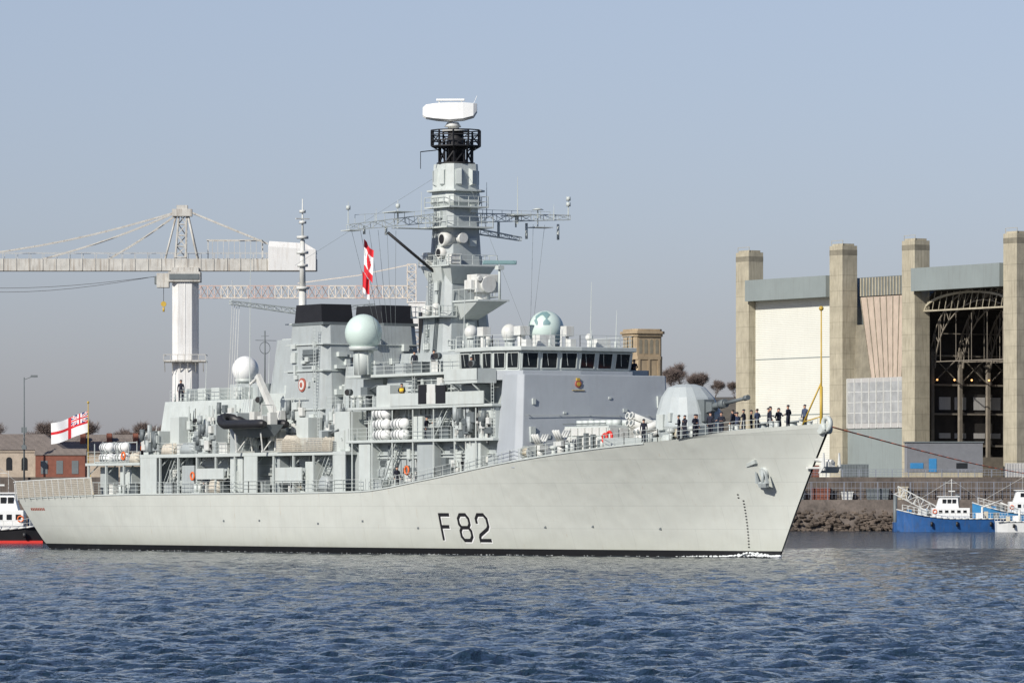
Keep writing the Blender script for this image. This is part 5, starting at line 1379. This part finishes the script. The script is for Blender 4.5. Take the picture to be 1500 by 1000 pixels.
    b=MB();b.torus((L_*.66,sd_*2.0,h*.8+1.2),.33,.08,'y');b.build('lifebuoy',ORG,t)
    return t
workboat(85.5,968,math.pi,19,BLUEH,'blue hulled workboat with white cabin moored at the quay',h=2.9,seed=1,ch=1.8)
workboat(82.6,955,0,18,WHITE,'white hulled workboat moored at the quay',h=2.3,seed=2,ch=2.4)
workboat(101,985,math.pi,20,BLUEP,'mid blue workboat moored behind another boat',h=3.8,seed=3)
pn=thing('pontoon','low blue pontoon with white lattice gangway ramp','pontoon',site(67.5,988,WZ),QR)
MB().box(0,12,0,5,-.5,1.6).build('float',BLUEH,pn,bevel=.05)
b=MB();b.truss((0,1,6.6),(9,1,1.9),1.6,1.5,8,r=.09);b.build('gangway',OFFW,pn)
for x in(.5,11.5): MB().cyl((x,5.2,-1),(x,5.2,6.5),.35,n=12).build('mooring_pile',GREY3,pn)
tg=workboat(-67.6,648,0,16.5,BLACK,'black hulled tug with white cabin and red waterline',h=2.0,seed=4)
for s in(-1,1): MB().box(.2,13.5,min(s*2.35,s*2.62),max(s*2.35,s*2.62),-.3,.3).build('waterline_band',RED,tg)
a=Vector((133.0,.1,10.1));c_=Vector(site(100,975,8.6));b=MB()
pts=[a.lerp(c_,i/40)-Vector((0,0,.9*math.sin(math.pi*i/40))) for i in range(41)]
b.path(pts,.06,n=6);b.build('mooring_rope',ROPER,None,label='thin red rope running from the frigate bow to the quay',category='rope')
# ---------------------------------------------------------------- light, sky, camera
w=bpy.data.worlds.new('World');SC.world=w;w.use_nodes=True;N=w.node_tree.nodes;L=w.node_tree.links
bg=N['Background'];sk=N.new('ShaderNodeTexSky');sk.sky_type='NISHITA';sk.sun_disc=False
al=math.radians(40);el=math.radians(32)
ts=(-F_*math.cos(al)-R_*math.sin(al));sd=Vector((ts.x*math.cos(el),ts.y*math.cos(el),math.sin(el)))
sk.sun_elevation=el;sk.sun_rotation=math.atan2(ts.x,ts.y);sk.air_density=1.0;sk.dust_density=.6;sk.ozone_density=2.5
tc=N.new('ShaderNodeTexCoord');sx=N.new('ShaderNodeSeparateXYZ');L.new(tc.outputs['Generated'],sx.inputs[0])
cr_=N.new('ShaderNodeValToRGB');L.new(sx.outputs['Z'],cr_.inputs['Fac'])
E=cr_.color_ramp.elements
E[0].position=0;E[0].color=(.43,.44,.63,1)
E[1].position=.05;E[1].color=(.58,.555,.71,1)
e=E.new(.092);e.color=(.70,.62,.71,1)
e=E.new(.3);e.color=(.46,.48,.58,1)
mx=N.new('ShaderNodeMixRGB');mx.blend_type='MULTIPLY';mx.inputs['Fac'].default_value=1
L.new(sk.outputs[0],mx.inputs['Color1']);L.new(cr_.outputs[0],mx.inputs['Color2']);L.new(mx.outputs[0],bg.inputs['Color'])
bg.inputs['Strength'].default_value=.136
sl=bpy.data.lights.new('sun','SUN');sl.energy=5.0;sl.angle=math.radians(.5);sl.color=(1,.95,.87)
so=bpy.data.objects.new('sun',sl);COL.objects.link(so);so.rotation_euler=sd.to_track_quat('Z','Y').to_euler()
SC.view_settings.view_transform='Standard';SC.view_settings.look='None';SC.view_settings.exposure=0
cd=bpy.data.cameras.new('camera');co=bpy.data.objects.new('camera',cd);COL.objects.link(co)
cd.lens=36*8200/1500;cd.sensor_width=36;cd.shift_y=245/1500;cd.clip_end=20000;cd.clip_start=1
co.location=(CAM.x,CAM.y,3.55);co.rotation_euler=(math.pi/2,0,math.atan2(-F_.x,F_.y))
SC.camera=co
